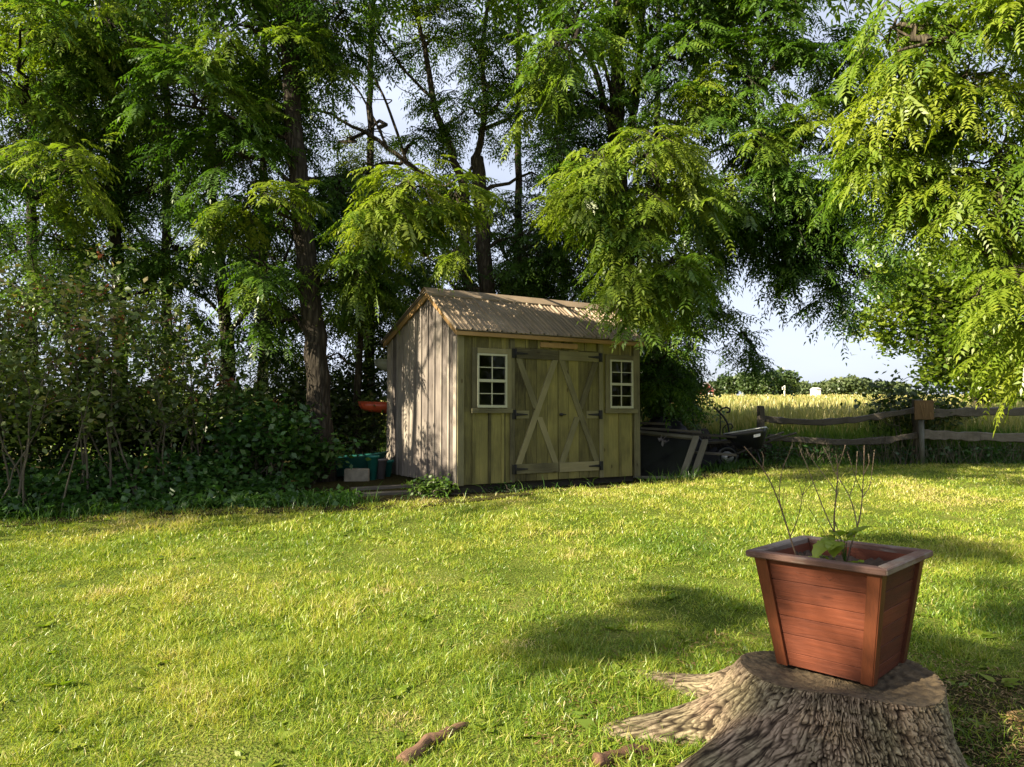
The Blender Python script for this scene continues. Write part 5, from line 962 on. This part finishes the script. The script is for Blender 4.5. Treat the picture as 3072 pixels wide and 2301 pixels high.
# 7. near tree at the right, trunk outside the picture
Y = 6.6
make_tree('tree', 'near tree overhanging from the right edge, broad sunlit compound leaves against the sky', 'tree',
 [([gp_(2560, 7.0), D(2550, 700, 7.0), D(2500, 300, 6.9), D(2480, 0, 6.8), D(2460, -400, 6.8)], .17, .09),
  ([D(2500, 330, 6.9), D(2380, 330, 6.7), D(2212, 390, 6.6), D(2160, 460, 6.5), D(2100, 480, 6.5)], .05, .012), ([D(2490, 50, 6.8), D(2350, 40, 6.7), D(2180, 60, 6.5), D(2050, 80, 6.3), D(1940, 110, 6.2)], .06, .012), ([D(2530, 560, 7), D(2350, 560, 6.9), D(2212, 590, 6.7), D(2150, 580, 6.7), D(2100, 650, 6.6)], .045, .008), ([D(2490, 180, 6.8), D(2300, 180, 6.9), D(2100, 200, 7.0), D(1950, 260, 7.0)], .05, .010)],
 [B(1930, 60, Y, 70, 50, .5, 22, tintc=.7, hang=.6, scale=.8), B(2030, 40, Y, 80, 60, .6, 30, tintc=.6, scale=.8), B(2160, 50, Y-.2, 90, 70, .6, 42, tintc=.6, scale=.8), B(1950, 180, Y+.3, 90, 60, .6, 32, tintc=.6, hang=.6, scale=.8), B(2080, 180, Y+.2, 90, 70, .6, 36, tintc=.65, scale=.8), B(2190, 200, Y, 80, 70, .6, 37, tintc=.55, scale=.8), B(1930, 300, Y+.5, 70, 60, .5, 26, tintc=.45, hang=.6, scale=.8), B(2060, 310, Y+.3, 90, 70, .6, 35, tintc=.65, hang=.6, scale=.8), B(2180, 330, Y, 80, 70, .6, 35, tintc=.55, scale=.8), B(1900, 365, Y+.8, 70, 50, .5, 22, kind='ash', tintc=.3, scale=.8), B(1980, 385, Y+.6, 80, 50, .5, 26, tintc=.4, scale=.8), B(2100, 405, Y+.2, 90, 60, .5, 32, tintc=.6, hang=.6, scale=.8), B(2200, 480, Y, 60, 60, .5, 22, tintc=.55, scale=.8), B(1960, 455, Y+.8, 70, 28, .4, 15, kind='ash', tintc=.3, scale=.8), B(2060, 495, Y+.4, 60, 40, .4, 15, tintc=.55, scale=.8), B(2150, 590, Y+.2, 70, 60, .5, 30, tintc=.6, hang=.7, scale=.8), B(2240, 700, Y, 50, 60, .4, 20, tintc=.7, hang=.5, scale=.8), B(2225, 640, Y, 50, 50, .4, 15, tintc=.7, hang=.5, scale=.8), B(2330, 200, Y, 100, 220, .8, 60, kind='walnut', scale=.9, tintc=.6), B(2060, -90, Y, 170, 70, .9, 40, kind='walnut', scale=.9, tintc=.6), B(2300, -100, Y, 170, 100, 1.2, 40, kind='walnut', scale=.9, tintc=.6)], mats=('leaf_bright', 'bark_brown'), bark='bark_brown', kind='walnut')
# 8. round broadleaf tree in the meadow, right
Y = 24.
make_tree('tree', 'rounded broadleaf tree standing in the meadow behind the overhanging boughs at the right', 'tree',
 [([gp_(2120, Y), D(2115, 780, Y), D(2110, 700, Y), D(2090, 620, Y)], .25, .10), ([D(2110, 740, Y), D(2020, 690, Y), D(1940, 660, Y), D(1890, 670, Y)], .08, .02), ([D(2110, 720, Y), D(2170, 640, Y), D(2210, 580, Y)], .09, .03)],
 [B(1950, 580, Y, 60, 35, 1, 99, scale=1.9), B(1900, 670, Y, 40, 24, .8, 49, scale=1.9), B(1940, 710, Y, 35, 16, .6, 24, scale=1.9), B(1990, 640, Y, 70, 50, 1.4, 132, scale=1.9), B(2050, 580, Y, 90, 60, 1.8, 165, scale=1.9), B(2060, 700, Y, 80, 60, 1.6, 154, scale=1.9), B(2140, 640, Y, 100, 80, 2, 187, scale=1.9), B(2110, 760, Y, 90, 55, 1.6, 165, scale=1.9), B(2200, 740, Y, 80, 80, 2, 143, scale=1.9), B(2060, 800, Y, 45, 30, 1, 66, scale=1.9), B(2160, 820, Y, 90, 35, 1.6, 143, scale=1.9), B(2240, 600, Y, 70, 80, 1.6, 77, scale=1.9)], mats=('leaf_bright', 'bark_brown'), bark='bark_brown', kind='simple')
Y = 14.2
make_tree('tree', 'thin dark tree directly behind the shed ridge, between the mossy tree and the large one', 'tree',
 [([gp_(1215, Y), D(1215, 640, Y), D(1222, 540, Y), D(1225, 420, Y), D(1230, 330, Y)], .075, .03), ([D(1222, 520, Y), D(1270, 470, Y), D(1300, 400, Y)], .04, .015)],
 [B(1220, 460, Y, 80, 50, .8, 26, tintc=.2), B(1200, 570, Y, 100, 60, .9, 50, tintc=.3), B(1290, 620, Y, 80, 60, .8, 40, tintc=.25), B(1120, 640, Y, 90, 50, .8, 40, tintc=.3)], mats=('leaf_dark', 'bark_dark'), kind='ash')
# trees of the wood behind the front row
rng = np.random.default_rng(5); random.seed(5)
def back_tree(x, Y, label, blobs, r=.12, lean=0):
    make_tree('tree', label, 'tree', [([gp_(x, Y), D(x+lean*.4, 700, Y), D(x+lean*.7, 450, Y), D(x+lean, 200, Y), D(x+lean, -100, Y)], r, .04), ([D(x+lean*.5, 600, Y), D(x-60, 500, Y), D(x-120, 430, Y)], .04, .012), ([D(x+lean*.6, 540, Y), D(x+70, 430, Y), D(x+130, 380, Y)], .04, .012)],
              blobs, mats=('leaf_dark', 'bark_dark'), kind='ash', group='trees of the wood behind the front row')
bk = dict(scale=1.25, lpt=5)
def grid_blobs(x0, x1, y0, y1, Y, sx, sy, n, p=1., **op):
    out = []; y = y0
    while y <= y1:
        x = x0+random.uniform(0, sx*.5)
        while x <= x1:
            if random.random() < p: out.append(B(x+random.uniform(-20, 20), y+random.uniform(-20, 20), Y+random.uniform(-.5, .5), sx*.62, sy*.66, .8, n, tintc=random.uniform(.1, .4), **op))
            x += sx
        y += sy
    return out
back_tree(70, 13.6, 'dark tree of the wood behind the far left of the slim tree', grid_blobs(-40, 190, 0, 760, 13.6, 115, 100, 30, .8, **bk))
back_tree(360, 14.6, 'dark tree of the wood seen between the slim tree and the crooked one', grid_blobs(230, 450, -20, 560, 14.6, 110, 95, 30, .85, **bk))
back_tree(570, 15.2, 'dark tree of the wood right behind the forked double stem', grid_blobs(500, 720, 180, 720, 15.2, 110, 95, 24, .62, **bk))
back_tree(800, 14.8, 'dark tree of the wood between the forked tree and the shed gable', grid_blobs(700, 890, 440, 860, 14.8, 95, 80, 30, .95, **bk))
back_tree(1120, 15.6, 'dark tree of the wood behind the middle of the shed roof', grid_blobs(930, 1400, 440, 640, 15.6, 100, 80, 26, .75, **bk))
back_tree(1420, 15.0, 'dark tree of the wood standing just right of the shed roof', grid_blobs(1340, 1470, 560, 900, 15.0, 80, 75, 30, .95, **bk))

# ------------------------------------------------------------------ shrubs and undergrowth
def shrub(label, x, Y, h, spread, nst, blobs_n, leafmat='leaf_shrub', red=False, tintc=.5, size=.085, lean=(0, 0), group='shrubs at the edge of the wood', bark='bark_pale', low=.35, name='shrub'):
    g = gp_(x, Y); root = empty(name, tuple(g), label, 'shrub', group); tb = MB(); cr = Crown()
    for k in range(nst):
        a = random.random()*6.28; sp = spread*random.uniform(.3, 1.); top = g+np.array([math.cos(a)*sp+lean[0]*h, math.sin(a)*sp*.6+lean[1]*h, h*random.uniform(.7, 1.05)]); b0 = g+np.array([random.gauss(0, .24*min(1, h/2)), random.gauss(0, .2*min(1, h/2)), 0])
        mid = b0+(top-b0)*random.uniform(.35, .55)+np.array([random.gauss(0, .09*h), random.gauss(0, .05*h), .10*h]); P = smooth_pts([b0, mid, top], 14); P[1:] += rng.normal(size=(13, 3))*.012; tb.tube(P, np.linspace(random.uniform(.009, .017), .004, 14), 5, cap=False, tint=.5)
        for q in range(5):
            s0 = P[random.randint(5, 13)]; e = s0+np.array([random.gauss(0, .3), random.gauss(0, .2), random.uniform(.05, .35)])*min(1, .2+h*.5); P2 = bez(s0, e, n=5, wob=.06); tb.tube(P2, np.linspace(.007, .003, 5), 4, cap=False)
            m_ = blobs_n; c = P2[-1]+rng.normal(size=(m_, 3))*np.array([.17, .15, .12])*min(1, .25+h*.45); ql, tl = simple_leaves(c, size, .62, tint=np.clip(tintc+rng.normal(size=m_)*.18, 0, 1)); cr.add(ql, tl, 0)
            if red and random.random() < .3: c = P2[-1]+rng.normal(size=(16, 3))*.05; ql, tl = simple_leaves(c, size*.55, .6); cr.add(ql, tl, 1)
        m_ = blobs_n*3; t = low+(1-low)*rng.random(m_); base = np.stack([np.interp(t, np.linspace(0, 1, 14), P[:, i]) for i in range(3)], 1)+rng.normal(size=(m_, 3))*.11*min(1, .3+h*.4); ql, tl = simple_leaves(base, size, .62, tint=np.clip(tintc-.1+rng.normal(size=m_)*.18, 0, 1)); cr.add(ql, tl, 0)
    tb.build('stems', ['pale_stem'], root); cr.build('leaves', [leafmat, 'leaf_red'], root)
random.seed(9); rng = np.random.default_rng(9)
shrub('tall shrub at the left edge with reddish leaf clusters and thin pale stems', 30, 8.4, 2.9, .95, 9, 34, red=True, tintc=.75)
shrub('shrub with pale leaning stems, second from the left edge', 190, 8.9, 2.7, .9, 8, 32, red=True, tintc=.6)
shrub('shrub of long grey stems leaning left in front of the slim tree', 335, 9.3, 2.5, .8, 8, 22, tintc=.5, lean=(-.22, 0))
shrub('thinly leaved shrub with few reddish sprays in front of the crooked tree', 430, 10.0, 2.3, .9, 7, 22, red=True, tintc=.5)
shrub('low dense shrub left of the forked tree, level with its foot', 575, 10.0, 1.15, .8, 14, 22, leafmat='leaf_low', tintc=.45, size=.10)
shrub('low shrub at the foot of the forked tree, left of the green tub', 668, 10.6, .62, .35, 12, 16, leafmat='leaf_low', tintc=.5, size=.09)
shrub('thin shrub behind the tubs and pots at the shed corner', 800, 12.6, 1.3, .6, 10, 22, tintc=.45)
shrub('low bright plant under the front corner of the shed', 930, 9.55, .22, .28, 14, 10, leafmat='leaf_low', tintc=.85, size=.05, name='low_plant')
shrub('small plant under the shed doors at the lawn edge', 1090, 10.15, .10, .25, 8, 7, leafmat='leaf_low', tintc=.7, size=.04, name='low_plant')
shrub('leafy sapling bush behind the fence post that carries the sign', 1990, 14.1, 1.35, .95, 16, 14, tintc=.35, size=.11, group='bushes along the fence')
shrub('bush in the tall grass just right of the shed under the drooping boughs', 1430, 13.8, 2.0, .7, 16, 30, leafmat='leaf_low', tintc=.6, group='bushes along the fence')
shrub('tall slender weed rising left of the signed fence post', 1925, 13.9, 1.75, .25, 4, 8, leafmat='leaf_dark', tintc=.2, size=.12, group='bushes along the fence', lean=(-.12, 0))
for i, (x, Y, h, spr, lab) in enumerate(((10, 9.6, 1.5, 1.0, 'dark bush low at the far left behind the red-tipped shrub'), (150, 10.6, 1.4, 1.1, 'dark bush low behind the second shrub from the left'), (290, 11.6, 1.5, 1.1, 'dark bush behind the foot of the slim tree'), (430, 11.2, 1.2, 1.1, 'dark bush low in front of the crooked tree'), (560, 12.4, 1.3, 1., 'dark bush right of the crooked tree, under its low bough'), (660, 12.8, 1.3, .8, 'dark bush tucked directly behind the forked tree'), (750, 13.6, 1.7, .9, 'dark bush between the forked tree and the kayak'))):
    shrub(lab, x, Y, h, spr, 15, 28, leafmat='leaf_dark', tintc=.35, size=.105, group='dark bushes inside the wood', low=.1, name='bush')
# low broad-leaved ground cover along the wood edge
n = 15000; x = -8+7.6*rng.random(n); e = lawn_edge(x); k = rng.random(n); y = e+.0+k*1.9; hh = (.10+.55*np.clip(k*1.6, 0, 1)*(.5+.5*patch(x*1.3, y*1.7)))*rng.random(n)**.7; dens = patch(x*1.9, y*.8)+.35 > rng.random(n)*.9; x, y, hh = x[dens], y[dens], hh[dens]
kk = (x < -2.75) | ((x < -1.9) & (y < 9.2)); hh = hh*np.where(x > -3.4, .5, 1); x, y, hh = x[kk], y[kk], hh[kk]; n = len(x); b = np.stack([x, y, gz(x, y)+.02+hh], 1); q, t = simple_leaves(b, .085, .72, tint=np.clip(.35+.35*(patch(x*2, y*2)-.5)+rng.normal(size=n)*.2, 0, 1))
o = fast_mesh('undergrowth', q.reshape(-1, 3), n, 4, t.ravel(), ['leaf_low']); tag(o, 'low broad-leaved ground cover under the trees', kind='stuff')

# ------------------------------------------------------------------ unseen trees: left clumps placed to cast shade, right pair added for dark windows
random.seed(31); rng = np.random.default_rng(31)
H2 = np.array([-math.cos(SUN_AZ), -math.sin(SUN_AZ), math.tan(SUN_EL)])
def toward(P, k): return np.asarray(P, float)+H2*k
co = dict(scale=1.9, lpt=4, kind='ash')
def sb(c, r, n, **op): o = dict(co); o.update(op); return (np.asarray(c), r, n, o)
g = np.array([-9.8, 7.0, float(gz(-9.8, 7.0))])
bl = [sb((-9.3, 6.6, 1.6), (1.2, .8, .9), 15), sb((-9.8, 7.8, 2.6), (1.6, 1.2, 1.2), 18), sb((-9.4, 6.5, 3.3), (1.3, .9, .9), 30), sb((-9.5, 5.6, 5.0), (1.4, 1.0, .8), 34), sb((-9.4, 4.9, 5.9), (1.2, .8, .6), 30), sb((-9.6, 6.8, 5.4), (1.5, 1.2, 1.0), 22), sb((-10.2, 8.6, 4.6), (1.6, 1.4, 1.0), 22),
      sb(toward((4.3, 12.0, .55), 14.6), (.8, .55, .5), 16), sb(toward((6.4, 12.2, .55), 17.), (.8, .5, .5), 16), sb(toward((2.2, 11.9, .6), 12.4), (.5, .3, .4), 8), sb(toward((8.4, 11.6, .55), 19.), (.9, .5, .5), 16)]
make_tree('shade_tree', 'leafy tree standing out of view to the left of the wood', 'tree', [([g, g+[0, 0, 2.5], g+[.1, -.3, 5], g+[.2, -.5, 8]], .2, .06)], bl, kind='ash', group='trees around the garden outside the view')
g = np.array([-9.4, -4.6, -.1]); tA = G(668, 632); tA2 = G(600, 655); tB = G(985, 548); tC = G(990, 650); tD = G(745, 605); sm = dict(scale=1., tl=.3, lpt=6)
bl = [sb(toward(tA, 11), (.22, .16, .10), 30, **sm), sb(toward(tD, 11.6), (.26, .08, .08), 16, **sm), sb(toward(G(700, 592), 11.6), (.3, .05, .05), 8, **sm), sb(toward(tB, 14), (.5, .18, .12), 30, **sm), sb(toward(G(900, 540), 13.6), (.4, .08, .08), 10, **sm), sb(toward(tC, 13), (.45, .25, .2), 40, **sm), sb(toward(G(1010, 600), 13.5), (.35, .2, .14), 20, **sm), sb(toward((1.36, 2.98, .16), 11.2), (.24, .20, .07), 22, **sm), sb(toward((1.32, 3.26, .62), 11), (.16, .14, .10), 6, **sm), sb(toward((2.5, 3.0, .0), 12.6), (.3, .25, .12), 26, **sm), sb((-11.5, -6.5, 7), (2, 1.5, 1.2), 40)]
make_tree('shade_tree', 'leafy tree standing out of view to the left of the viewer', 'tree', [([g, g+[0, 0, 2.5], g+[.1, .3, 5], g+[-.2, .5, 8]], .2, .06)], bl, kind='ash', group='trees around the garden outside the view')
for i, (x, y) in enumerate(((15.5, 6.6), (15.5, 2.2))):  # unseen trees added to darken the window reflections and cut sky light
    g = np.array([x, y, float(gz(x, y))]); big_b = [sb(g+np.array([random.uniform(-1.5, 1.5), random.uniform(-2, 2), z]), (1.6, 1.6, 1.1), 40, scale=2.6) for z in (1.0, 1.6, 2.6, 3.4, 4.4, 5.4, 6.4, 2.0, 4.0)]
    make_tree('shade_tree', ['leafy tree out of view beyond the right edge', 'leafy tree out of view to the right of the viewer', 'leafy tree out of view behind the viewer on the right'][i], 'tree', [([g, g+[0, 0, 3], g+[0, .2, 6.5]], .2, .06)], big_b, kind='ash', mats=('leaf_dark', 'bark_dark'), group='trees around the garden outside the view')

# ------------------------------------------------------------------ far side of the meadow
random.seed(41); rng = np.random.default_rng(41)
def far_tree(x, Y, top, half, label, mat='leaf_far', bot=862, n=2600, squat=1.):
    g = gp_(x, Y); kz = .4629*Y/F; topz = D(x, top, Y)[2]; w = half*kz; h = topz-g[2]; cz = g[2]+h*.52; root = empty('distant_tree', tuple(g), label, 'tree', 'trees beyond the meadow')
    mb = MB(); mb.tube([g, g+[0, 0, h*.3], g+[.1*w, 0, h*.7]], [w*.07, w*.06, w*.03], 6); mb.build('trunk', 'bark_brown', root)
    nl = 11; lobes = [(np.array([random.uniform(-.55, .55)*w, random.uniform(-.4, .4)*w, random.uniform(-.26, .30)*h]), random.uniform(.38, .58)) for _ in range(nl)]+[(np.array([0, 0, 0]), .72)]
    pts, tt = [], []
    for c, r in lobes:
        m_ = n//nl; d = rnd_dir(m_); p = c+d*np.array([w*r, w*r, h*.5*r*1.05])*(.72+.36*rng.random(m_))[:, None]; pts.append(p); tt.append(np.clip(.42+.2*random.random()+.12*rng.normal(size=m_), 0, 1))
    p = np.concatenate(pts)+np.array([g[0], g[1], cz]); k = p[:, 2] > g[2]+.4; p = p[k]; t0 = np.concatenate(tt)[k]; q, t = simple_leaves(p, w*.20, .8, tint=t0, flat=.2); fast_mesh('crown', q.reshape(-1, 3), len(q), 4, t.ravel(), [mat], root)
FT = [(1462, 110, 818, 26, 'leafy distant tree nearest the shed side of the meadow', 'leaf_far'), (1497, 150, 826, 22, 'small distant tree left of the red barn', 'leaf_far'), (1548, 165, 820, 32, 'pale distant tree just right of the red barn', 'leaf_far_pale'), (1580, 150, 812, 28, 'dark green distant tree, first of the big clump from the left', 'leaf_far'),
      (1622, 140, 806, 32, 'tall distant tree at the left of the big clump', 'leaf_far'), (1655, 138, 803, 30, 'dense distant tree in the middle of the big clump', 'leaf_far'), (1694, 142, 801, 34, 'tallest distant tree behind the white pole', 'leaf_far'), (1735, 165, 826, 30, 'thin pale distant tree right of the big clump', 'leaf_far_pale'),
      (1778, 170, 829, 34, 'low pale distant tree near the small white shed', 'leaf_far_pale'), (1808, 165, 820, 32, 'pale distant tree, tallest of the right-hand group but one', 'leaf_far_pale'), (1850, 165, 816, 36, 'pale rounded distant tree, tallest of the right-hand group', 'leaf_far_pale'), (1892, 175, 824, 34, 'pale distant tree right of the rounded one', 'leaf_far_pale'), (1930, 175, 827, 34, 'pale distant tree behind the slender weed', 'leaf_far_pale'),
      (1975, 170, 842, 26, 'low pale distant tree behind the signed post', 'leaf_far_pale'), (560, 150, 838, 40, 'distant tree glimpsed beneath the crooked bough', 'leaf_far_pale'), (330, 160, 832, 50, 'distant tree glimpsed behind the shrubs at left', 'leaf_far_pale')]
for x, Y, top, half, lab, mt in FT: far_tree(x, Y, top, half, lab, mt)
# barn
g = gp_(1520, 148); k = .4629*148/F; barn = empty('barn', tuple(g), 'small red barn with a grey roof far across the meadow', 'barn'); w, h, d = 13*k, 16*k, 3.0
z1 = D(1520, 843, 148)[2]; z2 = D(1520, 829, 148)[2]; zb = g[2]-.5
mb = MB(); vs = []; 
for y in (g[1]-d, g[1]+d): vs += [(g[0]-w, y, zb), (g[0]+w, y, zb), (g[0]+w, y, z1), (g[0], y, z2-.1), (g[0]-w, y, z1)]
mb.add(vs, [(0, 1, 2, 3, 4), (9, 8, 7, 6, 5), (0, 5, 6, 1), (1, 6, 7, 2), (4, 9, 5, 0)]); mb.build('wall', 'barn_red', barn)
mb = MB()
for s_ in (-1, 1): a = np.array([g[0], g[1]-d-.3, z2]); b = np.array([g[0]+s_*(w+.3), g[1]-d-.3, z1-.15]); e = np.array([0, 2*d+.6, 0]); up = UP*.12; vs = [a, b, b+e, a+e, a+up, b+up, b+e+up, a+e+up]; mb.add(vs, [(0, 1, 2, 3), (7, 6, 5, 4), (0, 4, 5, 1), (1, 5, 6, 2), (2, 6, 7, 3), (3, 7, 4, 0)])
mb.build('roof', 'roof_grey', barn); mb = MB(); mb.box((g[0]+.4, g[1]-d-.03, (zb+z1)/2-.2), (.55, 0, 0), (0, .03, 0), (0, 0, .9)); mb.build('door', 'white_paint', barn)
def pole(x, Y, top, r, label):
    g = gp_(x, Y); t = D(x, top, Y); mb = MB(); mb.tube([g, [g[0], g[1], t[2]]], r, 8); mb.box((g[0]-r*1.2, g[1]-.1, t[2]-.5), (r*1.6, 0, 0), (0, r*1.6, 0), (0, 0, .22)); tag(mb.build('utility_pole', 'pole_white'), label, 'pole')
pole(1695, 120, 832, .13, 'pale utility pole standing before the big clump of far trees'); pole(1449, 120, 843, .09, 'short pale pole far off beside the drooping boughs')
g = gp_(1762, 125); mb = MB(); k = .4629*125/F; mb.box((g[0], g[1], g[2]+1.1), (5.2*k, 0, 0), (0, 1.2, 0), (0, 0, .8)); vs = [(g[0]+a*6*k, g[1]+b*1.4, g[2]+1.9+c*.6) for a in (-1, 1) for b, c in ((-1, 0), (0, .5), (1, 0))]; mb.add(vs, [(0, 1, 4, 3), (1, 2, 5, 4), (0, 2, 1), (3, 4, 5), (0, 3, 5, 2)]); mb.box((g[0]-1.5*k, g[1]-1.22, g[2]+1.0), (1.1*k, 0, 0), (0, .02, 0), (0, 0, .7)); tag(mb.build('white_shed', 'white_paint'), 'tiny white shed far across the meadow right of the utility pole', 'shed')
